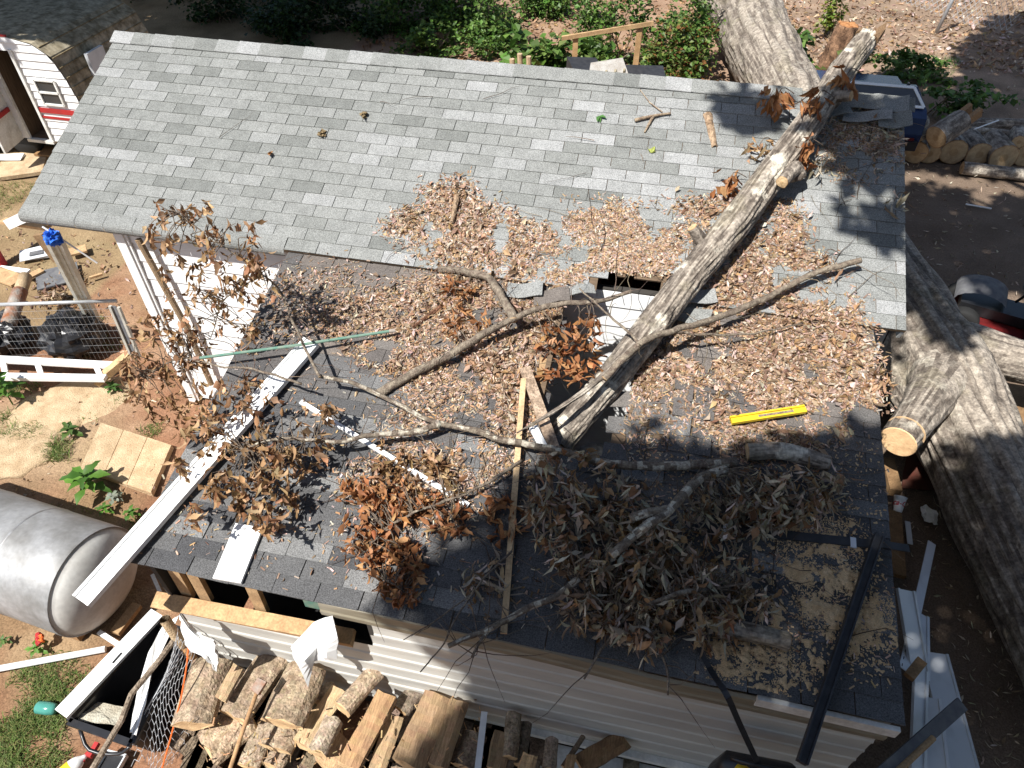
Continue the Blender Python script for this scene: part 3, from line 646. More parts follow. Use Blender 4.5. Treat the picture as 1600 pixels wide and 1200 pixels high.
branch('fallen_branch', 'twiggy spray with a heap of dry leaves near the front eave', [
    ([(1110, 920, .2), (1050, 930, .3), (990, 950, .14), (930, 940, .14), (880, 960, .1)], .016, .008), ([(990, 950, .14), Lw(950, 1000, .1), Lw(912, 1060, .06)], .012, .006), ([Lw(1000, 960, .14), Lw(1040, 1040, .1), Lw(1046, 1085, .05)], .01, .006)],
    [([(880, 880), (1060, 850), (1200, 880), (1210, 960), (1100, 1005), (990, 1010), (890, 980)], 1500, 'grey', .88, .02, .3, 0),], 30, .4)
branch('fallen_branch', 'twig with heavy orange brown leaf clumps in front of the white rod', [
    ([(815, 720, .06), (770, 750, .08), (720, 775, .1), (650, 800, .12), (600, 830, .12), (570, 880, .12), (640, 930, .1)], .012, .005)],
    [([(535, 760), (600, 740), (690, 770), (735, 800), (720, 840), (650, 820), (600, 840), (540, 800)], 420, 'orange', .85, .02, .16, 0),
     ([(522, 820), (580, 820), (660, 870), (655, 900), (600, 880), (545, 870)], 240, 'orange', .85, .03, .18, 0), ([(570, 885), (660, 880), (635, 945), (595, 935)], 150, 'orange', .85, .03, .16, 0),
     ([(755, 780), (800, 780), (800, 840), (760, 838)], 50, 'orange', 1.1, .02, .12, 0), ([(580, 700), (690, 710), (720, 770), (600, 770)], 240, 'brown', .8, .02, .12, 0)], 20, .35)
branch('fallen_branch', 'bare dark twig trailing down the front siding', [
    ([Lw(800, 860, .1), Lw(760, 900, .12), Lw(720, 955, .12), Lw(690, 1010, .1), Lw(657, 1050, .05)], .008, .004), ([Lw(735, 930, .12), Lw(680, 970, .12), Lw(630, 1000, .08)], .006, .003)], [], 6, .3)
def loglet(name, label, pts, r0, r1, lich=1, cat='log'):
    P_ = [Vector(p) for p in pts]; root = thing(name, tuple(P_[0]), label, cat)
    m = trunk_mesh(P_, [r0, (r0+r1)/2, r1], 28, 40, r0*.06, 3, 4, lich=lich, seed=r0*50, cut0=True, cut1=True); m.build('stem', ['bark', 'wood_end'], root, smooth=True); return root
loglet('cut_log', 'short cut grey log lying by the yellow level', [roofpt(1168, 706, .07), roofpt(1225, 705, .09), roofpt(1294, 724, .07)], .062, .06)
loglet('cut_log', 'short cut log by the sawdust near the front eave', [Lw(1120, 980, .06), Lw(1175, 988, .07), Lw(1232, 1003, .06)], .062, .055)
# small leaf clumps held by the limb, each with its twig
for (x, y, o_, n, s, kind, lab) in [(1138, 283, .12, 26, 1.3, 'orange', 'orange leaf clump on bare shingles left of the limb'), (1186, 228, .12, 26, 1.2, 'brown', 'brown leaf clump tucked against the left flank of the limb'),
      (1214, 150, .25, 34, 1.5, 'orange', 'large crumpled leaf clump by the ridge left of the limb'), (1258, 232, .3, 16, 1.6, 'orange', 'bright orange leaves hanging on the limb below the ridge'),
      (1275, 155, .4, 26, 1.4, 'orange', 'leaf clump lodged on top of the limb at the ridge'), (1322, 120, .4, 14, 1.4, 'orange', 'orange leaves stuck under the broken limb end'), (1272, 258, .08, 18, 1.1, 'grey', 'greyish leaf tuft on the shingles right of the limb'),
      (1397, 315, .05, 22, 1.1, 'grey', 'dry leaf tuft hanging at the right roof edge'), (1370, 600, .05, 26, 1., 'brown', 'brown leaves drooping over the right edge of the dark roof'), (1285, 405, .1, 10, .9, 'brown', 'small dark leaf tuft above the thin straight branch')]:
    c = roofpt(x, y, o_); root = thing('leaf_clump', tuple(c), lab, 'leaves', 'leaf clumps on the roof')
    for _ in range(n):
        put_leaf(root, kind, c+Vector((random.gauss(0, .05), random.gauss(0, .05), random.gauss(0, .045))), drape(), s*random.uniform(.7, 1.2))
    m = MB(); m.tube(smooth_path([c, c+Vector((.05, .1, .04)), c+Vector((.16, .14, -.02))], 6), .004, 5, col=(.6, .5, .45)); m.build('twig', 'branch_bark', root)
# sticks and bark on the main roof
def stick(name, label, pts, r, cat='stick', **k):
    P_ = [p if isinstance(p, Vector) else roofpt(*p) for p in pts]; m = MB(); sp = smooth_path(P_, 14); m.tube(sp, [lerp(r, r*.5, i/13) for i in range(14)], 7, nz=.25, **k); return tag(m.build(name, 'branch_bark', None, smooth=True), label, cat)
s1 = stick('forked_stick', 'forked stick lying on the shingles left of the bark slab', [(992, 188, .03), (1020, 181, .035), (1048, 177, .03)], .018, col=(1.1, .95, .8))
m = MB(); m.tube([roofpt(1021, 181, .03), roofpt(1014, 194, .025), roofpt(1007, 207, .02)], [.015, .013, .008], 7, col=(1.1, .95, .8)); m.build('side_branch', 'branch_bark', s1)
m = MB(); m.tube([roofpt(1035, 175, .03), roofpt(1015, 160, .025), roofpt(1000, 140, .02)], [.006, .005, .003], 5, col=(1.5, 1.3, 1.1)); m.build('twig', 'branch_bark', s1)
def slab(name, label, a, b, wd, mt='bark_log', col=(1.3, 1.15, 1.), cat='bark'):
    a, b = roofpt(*a), roofpt(*b); d = b-a; e = Vector((0, 0, 1)).cross(d).normalized(); m = MB(); va = []
    for i in range(9):
        t = i/8; w_ = wd*(1-.35*t)*(1+.15*fbm(t*4, wd*9)); c = a+d*t
        for k in range(7):
            s_ = k/6*2-1; va.append(c+e*s_*w_/2+Vector((0, 0, .022*(1-s_*s_)+.004*fbm(t*9, s_*3))))
    va += [Vector(v)-Vector((0, 0, .008)) for v in va]; n = 63
    m.add(va, [(i*7+k, i*7+k+1, i*7+k+8, i*7+k+7) for i in range(8) for k in range(6)]+[(n+i*7+k, n+i*7+k+7, n+i*7+k+8, n+i*7+k+1) for i in range(8) for k in range(6)]+[(k, n+k, n+k+1, k+1) for k in range(6)]+[(56+k, 57+k, n+57+k, n+56+k) for k in range(6)]+[(i*7, i*7+7, n+i*7+7, n+i*7) for i in range(8)]+[(i*7+6, n+i*7+6, n+i*7+13, i*7+13) for i in range(8)], col)
    return tag(m.build(name, mt, None), label, cat)
slab('bark_slab', 'pale bark slab on the shingles left of the limb near the ridge', (1106, 178, .012), (1117, 230, .012), .085)
slab('bark_slab', 'curved tan bark strip on top of the leftmost leaf pile', (714, 306, .05), (706, 348, .05), .05)
slab('bark_slab', 'reddish bark strip in the litter above the green pole', (690, 478, .03), (645, 512, .03), .035, col=(.8, .5, .4))
for k, (a, b, lab) in enumerate([((500, 213), (517, 200), 'dry moss tuft on a twig, left one on the bare shingles'), ((568, 178), (571, 200), 'small moss tuft above the other, on the bare shingles'), ((421, 238), (424, 243), 'single orange leaf lying alone on the left shingles'), ((936, 181), (936, 184), 'small green leaf lying on the shingles near the ridge'), ((1017, 239), (1024, 233), 'pale yellow green leaf below the forked stick')]):
    m = MB(); c = roofpt(*a, .02); c2 = roofpt(*b, .02); kind = 'tan' if k < 2 else 'orange'
    for i in range(14 if k < 2 else 3):
        vs, fs = leafgeo(.06 if k < 2 else .085, .012 if k < 2 else .05, random.uniform(-1, 1), .4, 0, 3); Rm = rotto((c2-c)+Vector((random.gauss(0, .03), random.gauss(0, .03), .01)), 0.2)
        m.add([c+Vector((random.gauss(0, .02), random.gauss(0, .02), random.uniform(0, .02)))+Rm @ v for v in vs] if k < 2 else [c+Rm @ v for v in vs], fs, (.3, .22, .12) if k < 2 else ((.4, .2, .08) if k == 2 else (.08, .2, .05) if k == 3 else (.4, .45, .12)))
    tag(m.build('leaf' if k > 1 else 'moss_tuft', 'leaf_dead', None), lab, 'leaf' if k > 1 else 'moss')
# ------------------------------------------------------------------ boards and tools on the lean-to roof
def board(name, label, a, b, wd, th, mt, up=N2, cat='board', col=(1, 1, 1), j=.0, lip=0, group=None):
    a, b = Vector(a), Vector(b); root = thing(name, tuple((a+b)/2), label, cat, group); m = MB(); m.bar(a, b, wd, th, up, col, j=j); m.build('plank', mt, root)
    if lip:
        x = (b-a).normalized(); z = Vector(up).normalized(); y = z.cross(x).normalized()
        for s_ in (-1, 1):
            m = MB(); o = y*(wd/2-.012)*s_+z*(th/2+.006); m.bar(a+o, b+o, .022, .012, up, col); m.build('edge_bead', mt, root)
    return root
board('trim_board', 'long white trim board sticking out over the left roof edge above the tank', Lw(487, 535, .06), Lw(128, 940, .075), .15, .028, 'white_paint', lip=1)
bd = board('white_plank', 'short white plank lying flat at the front left eave', Lw(390, 822, .03), Lw(355, 908, .03), .2, .024, 'white_paint')
m = MB(); q = Lw(382, 826, .044); m.tube([q, q+N2*.002], .012, 10, col=(.25, .25, .25)); m.build('bolt_hole', 'steel', bd)
def rod(name, label, pts, r, mt, cat='pole', n=10, caps=None):
    root = thing(name, tuple(pts[0]), label, cat); m = MB(); m.tube(pts, r, n); m.build('shaft', mt, root, smooth=False)
    if caps:
        d = (Vector(pts[-1])-Vector(pts[0])).normalized()
        for e, s_ in ((Vector(pts[0]), -1), (Vector(pts[-1]), 1)):
            m = MB(); m.tube([e-d*.02*s_, e+d*.03*s_], r*1.35, n); m.build('end_cap', caps, root)
    return root
rd_ = thing('white_rod', tuple(Lw(600, 710)), 'thin white plastic rod lying under the pale branch', 'rod')
m = MB(); m.bar(Lw(470, 628, .06), Lw(732, 790, .03), .035, .022, N2); m.build('shaft', 'white_paint', rd_)
rod('green_pole', 'faded green metal pole lying across the upper left of the dark roof', [Lw(308, 560, .16), Lw(460, 540, .13), Lw(612, 517, .08)], .012, 'green_paint', caps='rust')
board('wood_lath', 'long narrow tan lath running down the dark roof left of the hole', Lw(818, 592, .05), Lw(787, 990, .05), .042, .02, 'wood_raw', cat='lath', col=(1.35, 1.45, 1.55), lip=0)
board('broken_rafter', 'rough grey broken rafter along the left edge of the hole', Lw(820, 575, .04), Lw(868, 712, .03), .085, .04, 'bark_log', col=(1.5, 1.4, 1.35), j=.006)
board('white_scrap', 'small white slotted scrap by the left edge of the hole', Lw(833, 668, .06), Lw(850, 700, .06), .06, .014, 'white_paint', cat='scrap', lip=1)
lv = thing('spirit_level', tuple(Lw(1200, 648)), 'yellow plastic level lying in the leaf litter on the right', 'level')
m = MB(); m.bar(Lw(1142, 657, .05), Lw(1258, 639, .05), .05, .03, N2); m.build('frame', 'yellow', lv)
for s_ in (-.5, .5):
    m = MB(); x = (Lw(1258, 639)-Lw(1142, 657)).normalized(); y = N2.cross(x); m.bar(Lw(1142, 657, .068)+y*.024*s_*2, Lw(1258, 639, .068)+y*.024*s_*2, .012, .03, N2); m.build('edge_rail', 'yellow', lv)
m = MB(); m.bar(Lw(1185, 650, .066), Lw(1240, 642, .066), .018, .006, N2); m.build('slot', 'bark_log', lv)
# black edging and straps at the right end of the roof
bs = thing('black_gutter', tuple(Lw(1320, 1000)), 'long black gutter length slanting down the right end of the dark roof', 'gutter')
A, B = Lw(1372, 838, .06), Lw(1252, 1192, .07)
m = MB(); m.bar(A, B, .055, .045, N2); m.build('channel', 'black_strip', bs)
for s_ in (-1, 1):
    x = (B-A).normalized(); y = N2.cross(x); m = MB(); m.bar(A+y*.024*s_+N2*.028, B+y*.024*s_+N2*.028, .01, .03, N2); m.build('rim', 'black_strip', bs)
st_ = thing('black_strap', tuple(Lw(1200, 830)), 'wide black strap with grey buckles lying across the shaded roof', 'strap')
m = MB(); m.bar(Lw(1085, 822, .02), Lw(1375, 851, .03), .06, .012, N2); m.bar(Lw(1375, 850, .03), Lw(1420, 857, -.02), .05, .012, N2); m.build('webbing', 'black_strip', st_)
for x, y in ((1134, 826), (1333, 848)):
    m = MB(); m.box(Lw(x, y, .032), (.035, .07, .014), Matrix.Rotation(PH, 3, 'X')); m.build('buckle', 'vinyl', st_)
# sawdust drifts
def drift(poly, th, name, label):
    m = MB(); xs = [p[0] for p in poly]; ys = [p[1] for p in poly]; a, b = Lw(min(xs), max(ys)), Lw(max(xs), min(ys)); c0 = .0085; idx = {}; vs = []; fs = []
    x0, x1, y0, y1 = min(a.x, b.x)-.1, max(a.x, b.x)+.1, min(a.y, b.y)-.1, max(a.y, b.y)+.1
    def H(x, y):
        z = 2.42+(y+2.0)*math.tan(PH)+sag(x, y); p = Vector((x, y, z)); px = pix(p); e = 0 if (x < LX1-.01 and y > EY+.02) else -3
        if not inpoly(px[0]+14*fbm(x*7, y*7, 1), px[1]+14*fbm(x*7, y*7, 3), poly): e = min(e, -.3)
        h = (fbm(x*9, y*9, 2)+.75*fbm(x*45, y*45, 4)+th+e)*.02
        return z+.010+h
    nx, ny = int((x1-x0)/c0), int((y1-y0)/c0)
    Z = [[(x0+i*c0, y0+j*c0, H(x0+i*c0, y0+j*c0)) for i in range(nx+1)] for j in range(ny+1)]
    for j in range(ny):
        for i in range(nx):
            q = (Z[j][i], Z[j][i+1], Z[j+1][i+1], Z[j+1][i])
            if sum(v[2]-(2.42+(v[1]+2)*math.tan(PH)+sag(v[0], v[1])) for v in q)/4 < .012: continue
            ids = []
            for v in q:
                if v not in idx: idx[v] = len(vs); vs.append(v)
                ids.append(idx[v])
            fs.append(tuple(ids))
    m.add(vs, fs); o = m.build(name, 'sawdust', None, smooth=True, kind='stuff'); o['label'] = label
drift([(1225, 870), (1300, 850), (1345, 880), (1332, 950), (1300, 1000), (1262, 985), (1240, 930)], .12, 'sawdust', 'sawdust drift on the shingles left of the black gutter')
drift([(1345, 945), (1398, 940), (1398, 1005), (1340, 1018), (1322, 985)], .2, 'sawdust', 'sawdust patch between the black gutter and the right roof edge')
drift([(1105, 1000), (1215, 995), (1260, 1060), (1255, 1085), (1170, 1068), (1115, 1040)], .14, 'sawdust', 'sawdust patch at the front eave under the cut log')
drift([(1200, 815), (1330, 822), (1345, 840), (1250, 842)], .08, 'sawdust', 'thin sawdust streak along the black strap')
m = MB()
for (x, y) in rpoly([(1000, 700), (1370, 690), (1395, 1080), (1000, 1000)], 1500):
    p = Lw(x, y); p.z += sag(p.x, p.y)+.013; a = random.uniform(0, PI); s_ = random.uniform(.003, .009); d = Vector((math.cos(a), math.sin(a), math.sin(a)*math.tan(PH)))*s_; e = N2.cross(d)
    m.add([p-d-e*.6, p+d-e*.6, p+d+e*.6+N2*.003, p-d+e*.6], [(0, 1, 2, 3)], (1, 1, 1))
for P_, n in (([(1215, 860), (1310, 840), (1355, 880), (1345, 960), (1300, 1010), (1250, 990)], 3000), ([(1335, 935), (1402, 930), (1400, 1015), (1330, 1028), (1312, 985)], 1700), ([(1095, 990), (1225, 985), (1275, 1060), (1255, 1095), (1160, 1078), (1105, 1050)], 2400), ([(1150, 815), (1345, 815), (1350, 850), (1200, 850)], 2200)):
    for (x, y) in rpoly(P_, n):
        x += random.gauss(0, 6); y += random.gauss(0, 6); p = Lw(x, y)
        if p.x > LX1-.01 or p.y < EY+.02 or fbm(p.x*6, p.y*6, 2) < -.15: continue
        p.z += sag(p.x, p.y)+.0135; a = random.uniform(0, PI); s_ = random.uniform(.0015, .005); d = Vector((math.cos(a), math.sin(a), math.sin(a)*math.tan(PH)))*s_; e = N2.cross(d); m.add([p-d-e*.7, p+d-e*.7, p+d+e*.7+N2*.002, p-d+e*.7], [(0, 1, 2, 3)], (1, 1, 1))
o = m.build('wood_chips', 'sawdust', None, kind='stuff'); o['label'] = 'tiny pale wood chips sprinkled over the shaded roof'
# things seen in the hole
m = MB()
c = G(930, 715, .25); va = []
for i in range(9):
    for j in range(12):
        th_ = i/8*PI*.55; ph_ = j/12*2*PI; r = .19*(1+.18*fbm(i*.7, j*.9)); va.append(c+Vector((math.sin(th_)*math.cos(ph_)*r, math.sin(th_)*math.sin(ph_)*r*.8, math.cos(th_)*r*.9)))
m.add(va, [(i*12+j, i*12+(j+1) % 12, (i+1)*12+(j+1) % 12, (i+1)*12+j) for i in range(8) for j in range(12)])
pb = tag(m.build('plastic_bag', 'vinyl', None, smooth=True), 'white plastic bag with a blue print inside the roof hole', 'bag')
m = MB(); m.box(c+Vector((.06, -.15, .02)), (.12, .02, .09), Matrix.Rotation(.3, 3, 'Y')); m.build('blue_print', 'blue', pb)

# ------------------------------------------------------------------ silver tank
tk = thing('metal_tank', tuple(G(100, 960)), 'large dull silver cylindrical tank lying at the left edge', 'tank')
e1 = G(150, 908, .5); e0 = G(-60, 836, .5); ax = (e0-e1); ax.z = 0; ax.normalize(); e0 = e1+ax*2.4
def lathe(mb, c, axis, prof, n=48, col=(1, 1, 1)):
    a = axis.orthogonal().normalized(); b = axis.cross(a); va = [c+axis*h+(a*math.cos(2*PI*k/n)+b*math.sin(2*PI*k/n))*r for (h, r) in prof for k in range(n)]
    mb.add(va, [(i*n+k, i*n+(k+1) % n, (i+1)*n+(k+1) % n, (i+1)*n+k) for i in range(len(prof)-1) for k in range(n)], col)
RT_ = .485
m = MB(); lathe(m, e1, ax, [(.0, RT_-.012), (-.004, RT_-.004), (0, RT_), (.3, RT_), (.6, RT_), (.9, RT_), (1.2, RT_), (1.23, RT_+.004), (1.26, RT_), (1.8, RT_), (2.4, RT_)]); m.build('shell', 'tank', tk, smooth=True)
m = MB(); lathe(m, e1, ax, [(0.0, RT_-.012), (.006, RT_-.014), (.004, RT_*.955), (-.04, RT_*.9), (-.085, RT_*.78), (-.125, RT_*.6), (-.15, RT_*.4), (-.162, RT_*.2), (-.165, .001)]); m.build('end_cap', 'tank_end_lit', tk, smooth=True)
for hh in (.62, 1.24, 1.86):
    m = MB(); lathe(m, e1, ax, [(hh-.012, RT_+.0005), (hh-.006, RT_+.004), (hh+.006, RT_+.004), (hh+.012, RT_+.0005)]); m.build('weld_seam', 'steel', tk, smooth=True)
m = MB(); lathe(m, e0, ax, [(0, RT_), (.05, RT_*.7), (.08, .001)]); m.build('rear_cap', 'tank', tk, smooth=True)
m = MB(); q = AX(101, 872, e1.x)+Vector((0, 0, 0)); q = e1+ax*.52+Vector((0, 0, RT_-.02))+Vector((-.05, -.1, -.03)); m.tube([q, q+Vector((0, -.01, .03))], [.03, .028], 16); m.build('bung', 'steel', tk)
for s_ in (-.32, .32):
    m = MB(); y = Vector((0, 0, 1)).cross(ax); m.bar(e1+ax*.1+y*s_+Vector((0, 0, -.45)), e1+ax*.5+y*s_+Vector((0, 0, -.45)), .09, .08, col=(1, .9, .8)); m.build('cradle_block', 'wood_raw', tk)

# ------------------------------------------------------------------ firewood
def log(label, a, b, z, wd, kind, col=(1, 1, 1), hgt=None, z2=None, name='firewood'):
    A, B = G(*a, z), G(*b, z if z2 is None else z2); x = (B-A).normalized(); up = Vector((0, 0, 1)); up = (up-x*up.dot(x)).normalized(); y = up.cross(x); r = wd/2
    up, y = (Matrix.Rotation(random.uniform(-.25, .25), 3, x) @ up), (Matrix.Rotation(random.uniform(-.25, .25), 3, x) @ y)
    if kind == 'round': sec = [(r*math.cos(t), r*math.sin(t), 0) for t in np.linspace(0, 2*PI, 18, endpoint=False)]
    elif kind == 'bark':
        h = hgt or wd*.33; sec = [(r*math.cos(t), h*math.sin(t), 0) for t in np.linspace(0, PI, 14)]+[(-r*.55, -h*.35, 1), (0, -h*.75, 1), (r*.6, -h*.3, 1)]
    else:
        h = hgt or wd*.75; sec = [(r, h*.25, 1), (r*.45, h*.5, 1), (-r*.2, h*.42, 1), (-r*.8, h*.5, 1), (-r, h*.1, 1), (-r*.85, -h*.4, 0), (-r*.2, -h*.55, 0), (r*.6, -h*.45, 0), (r*.95, -h*.15, 0)]
    n = len(sec); m = MB(); S = 12; va = []; sd = random.uniform(0, 50); Ln = (B-A).length
    for i in range(S+1):
        t = i/S; sl0 = random.uniform(-.012, .012)
        for (p, q, _) in sec:
            f = 1+.10*fbm(p*14+sd, q*14, t*1.6)+.03*fbm(p*40+sd, q*40, t*9); en = (.02*fbm(p*12, q*12, sd) if i in (0, S) else 0)
            va.append(A+x*(t*Ln+en)+y*p*f+up*q*f)
    m.v = [tuple(v) for v in va]
    for i in range(S):
        for k in range(n):
            m.f.append((i*n+k, i*n+(k+1) % n, (i+1)*n+(k+1) % n, (i+1)*n+k)); mi = 1 if (sec[k][2] and sec[(k+1) % n][2]) else 0
            if kind == 'split' and k < 4: mi = 1
            m.m.append(mi); m.c.append(jit(col, .12))
    m.f += [tuple(range(n-1, -1, -1)), tuple(range(S*n, S*n+n))]; m.m += [2, 2]; m.c += [(1.35, 1.25, 1.1)]*2
    return tag(m.build(name, ['bark_log', 'wood_split', 'wood_end'], None, smooth=False), label, 'firewood', 'split firewood stacked against the front wall')
K_ = (1.35, 1.3, 1.22)
for L_ in [('large rounded bark slab at the left end of the woodpile by the wire', (332, 1035), (300, 1135), .55, .32, 'bark', K_), ('short split billet wedged right of the leftmost bark slab', (374, 1042), (346, 1094), .64, .1, 'split', (1.3, 1.3, 1.3)),
  ('long grey bark slab behind the maul handle', (430, 1028), (365, 1122), .48, .3, 'bark', K_), ('broad bark slab with red fibres under the torn white siding', (480, 1045), (440, 1132), .62, .34, 'bark', (1.25, 1.2, 1.1)),
  ('pale weathered slab on the ground left of the maul handle', (390, 1118), (325, 1172), .3, .34, 'bark', (1.6, 1.5, 1.35)), ('white flecked bark piece right of the foot of the maul handle', (418, 1132), (388, 1198), .3, .18, 'bark', (1.5, 1.5, 1.45)),
  ('bark slab with pale cut edge below the broad red fibred slab', (455, 1118), (428, 1172), .42, .3, 'bark', K_), ('low bark piece at the bottom edge below the pale cut edge', (450, 1160), (425, 1200), .3, .18, 'bark', K_),
  ('pale yellow split billet under the short grey round', (530, 1080), (470, 1165), .48, .17, 'split', (1.6, 1.65, 1.6)), ('short smooth grey round lying on pale billets', (522, 1125), (496, 1178), .64, .15, 'round', (1.6, 1.6, 1.6)),
  ('blotched grey round propped against the siding', (588, 1050), (535, 1108), .66, .15, 'round', (1.5, 1.45, 1.35)), ('small pale round between bark slab and pale billet', (520, 1072), (500, 1100), .4, .13, 'round', (1.6, 1.6, 1.55)),
  ('long orange split billet running to the bottom edge', (606, 1088), (545, 1200), .6, .17, 'split', (1.3, 1.15, 1.)), ('pale split piece right of the long orange billet', (618, 1120), (588, 1205), .5, .14, 'split', (1.3, 1.3, 1.25)),
  ('wide flat brown split slab with a dark knot', (688, 1092), (640, 1200), .58, .25, 'split', (.95, .9, .85)), ('square edged split slab right of the knotty slab', (718, 1098), (683, 1200), .6, .15, 'split', (1., .95, .9)),
  ('dark bark piece under wood chips right of the square edged slab', (742, 1148), (722, 1200), .5, .2, 'bark', (.9, .9, .9)), ('upright speckled bark round in the shade', (803, 1116), (796, 1185), .62, .12, 'round', (1.1, 1.1, 1.05)),
  ('smooth curved split piece left of the speckled round', (786, 1148), (774, 1205), .6, .14, 'split', (.9, .9, .85)), ('slim dark round right of the speckled round', (822, 1130), (812, 1195), .5, .09, 'round', (.8, .8, .8)),
  ('tan cut block in the shade at the bottom edge', (828, 1180), (820, 1206), .72, .12, 'split', (1.6, 1.5, 1.3)), ('curved grey bark shard right of the tan cut block', (862, 1155), (858, 1204), .6, .1, 'bark', (1.2, 1.2, 1.2)),
  ('thin dark stick of wood leaning on the shaded trim', (912, 1150), (880, 1198), .55, .04, 'round', (.8, .75, .7)), ('brown splintered shard lying on the shaded trim', (975, 1156), (905, 1196), .5, .16, 'split', (.7, .6, .5)),
  ('pale split wedge at the bottom edge below the short grey round', (548, 1165), (512, 1206), .42, .24, 'split', (1.5, 1.45, 1.35)), ('small tan shard beside the thin shaded stick', (893, 1180), (888, 1206), .6, .07, 'split', (1.2, 1.1, .95)),
  ('bark strip under the knotty slab near the wall', (655, 1075), (625, 1110), .45, .16, 'bark', (.8, .8, .8))]: log(*L_)
m = MB()
for (x, y) in rpoly([(300, 1120), (520, 1090), (760, 1090), (760, 1200), (320, 1200)], 240):
    p = G(x, y, random.uniform(.3, .72)); d = Vector((random.gauss(0, 1), random.gauss(0, 1), random.gauss(0, .3))).normalized(); m.bar(p, p+d*random.uniform(.02, .06), random.uniform(.003, .01), .003, col=jit((1.2, 1.1, .95), .4))
o = m.build('wood_splinters', 'wood_split', None, kind='stuff'); o['label'] = 'splinters and bark crumbs scattered over the woodpile'
m = MB()
for (x, y) in rpoly([(300, 1040), (760, 1080), (990, 1160), (990, 1215), (300, 1215)], 60):     # buried lower billets
    p = G(x, y, .12); m.bar(p, p+Vector((random.gauss(-.03, .05), -.35, 0)), .12, .1, col=jit((.8, .75, .7), .2))
o = m.build('buried_firewood', 'bark_log', None, kind='stuff'); o['label'] = 'lowest layer of firewood hidden in the pile'
ml = thing('splitting_maul', tuple(G(385, 1130, .7)), 'wooden handled maul with rusty head leaning on the bark slabs', 'maul')
m = MB(); m.tube([G(403, 1078, .86), G(380, 1140, .8), G(358, 1206, .72)], .016, 8, col=(1.1, 1, .95)); m.build('handle', 'wood_raw', ml, smooth=True)
m = MB(); m.bar(G(411, 1062, .88), G(399, 1082, .86), .07, .05, j=.006); m.build('head', 'rust', ml)
board('pale_lath', 'bent pale slat standing in the woodpile before the shaded wall', G(757, 1112, .78), G(746, 1206, .72), .045, .012, 'vinyl', up=(0, 0, 1), cat='lath')

# torn white siding flaps on the front wall
def flap(name, label, pts, mt='white_paint', th=.012, cat='siding', col=(1, 1, 1), bend=.03):
    c = sum((Vector(p) for p in pts), Vector())/len(pts); nr = Vector((0, 0, 0))
    for i in range(len(pts)): nr += (Vector(pts[i])-c).cross(Vector(pts[(i+1) % len(pts)])-c)
    nr.normalize(); m = MB(); P_ = []
    for i in range(len(pts)):
        a, b = Vector(pts[i]), Vector(pts[(i+1) % len(pts)])
        for k in range(4): P_.append(a.lerp(b, k/4)+Vector((random.uniform(-.008, .008),)*3)*(k > 0))
    n = len(P_); va = P_+[c.lerp(p, .55)+nr*bend*math.sin(i*.45) for i, p in enumerate(P_)]+[c+nr*bend]; va += [v-nr*th for v in va]; h = 2*n+1
    f = [(i, (i+1) % n, n+(i+1) % n, n+i) for i in range(n)]+[(n+i, n+(i+1) % n, 2*n) for i in range(n)]
    m.add(va, f+[tuple(q+h for q in ff[::-1]) for ff in f]+[(i, h+i, h+(i+1) % n, (i+1) % n) for i in range(n)], col)
    return tag(m.build(name, mt, None), label, cat)
flap('torn_siding', 'torn white siding flap hanging above the leftmost bark slab', [AY(282, 958, -4.9), AY(300, 985, -4.92), AY(335, 1000, -5.0), AY(342, 1030, -5.05), AY(340, 1048, -5.05), AY(322, 1028, -5.05), AY(295, 1010, -5.0), AY(285, 985, -4.95)])
flap('torn_siding', 'large torn white siding flap bent out over the woodpile', [AY(490, 972, -4.85), AY(520, 962, -4.83), AY(528, 995, -4.9), AY(527, 1028, -4.95), AY(490, 1032, -4.98), AY(482, 1072, -5.1), AY(465, 1035, -5.05), AY(455, 1010, -4.98)])
flap('torn_siding', 'white wall scrap hanging behind the left end of the eave', [AY(268, 905, -4.6), AY(292, 908, -4.6), AY(300, 930, -4.6), AY(285, 945, -4.62), AY(262, 930, -4.62)])

# ------------------------------------------------------------------ black tub and its clutter, bottom left
tb = thing('black_tub', tuple(G(200, 1100)), 'black rectangular plastic tub standing open by the woodpile', 'tub')
zt = .5; c4 = [G(246, 972, zt), G(108, 1128, zt), G(206, 1162, zt), G(296, 990, zt)]
for i in range(4):
    a, b = c4[i], c4[(i+1) % 4]; cc = sum(c4, Vector())/4; ai, bi = cc.lerp(a, .82), cc.lerp(b, .82); lo = Vector((0, 0, -zt+.03)); m = MB()
    m.add([a, b, bi+lo, ai+lo, cc.lerp(a, .96), cc.lerp(b, .96), cc.lerp(bi, .95)+lo, cc.lerp(ai, .95)+lo], [(0, 1, 2, 3), (5, 4, 7, 6), (0, 4, 5, 1), (3, 2, 6, 7)]); m.build('side', 'black_plastic', tb)
    m = MB(); m.bar(a, b, .05, .03); m.build('rim', 'black_plastic', tb)
m = MB(); m.add([cc.lerp(a, .8)+Vector((0, 0, -zt+.035)) for a in c4], [(0, 1, 2, 3)]); m.build('bottom', 'dark', tb)
m = MB(); m.tube(smooth_path([G(125, 1140, .42), G(140, 1172, .36), G(185, 1178, .36), G(204, 1165, .42)], 10), .014, 8); m.build('handle', 'black_plastic', tb, smooth=True)
fb = board('white_frame_board', 'white window frame board with a slot laid along the black tub', G(246, 958, .57), G(96, 1116, .57), .13, .03, 'white_paint', up=(0, 0, 1))
m = MB(); m.bar(G(190, 1020, .588), G(176, 1036, .588), .016, .006); m.build('slot', 'dark', fb)
flap('curved_siding_scrap', 'curved white panel strip standing inside the chicken wire', [G(280, 962, .66), G(266, 990, .66), G(240, 1030, .62), G(228, 1100, .6), G(213, 1150, .56), G(203, 1145, .56), G(214, 1085, .62), G(232, 1020, .66), G(255, 978, .68)], bend=.01, cat='panel')
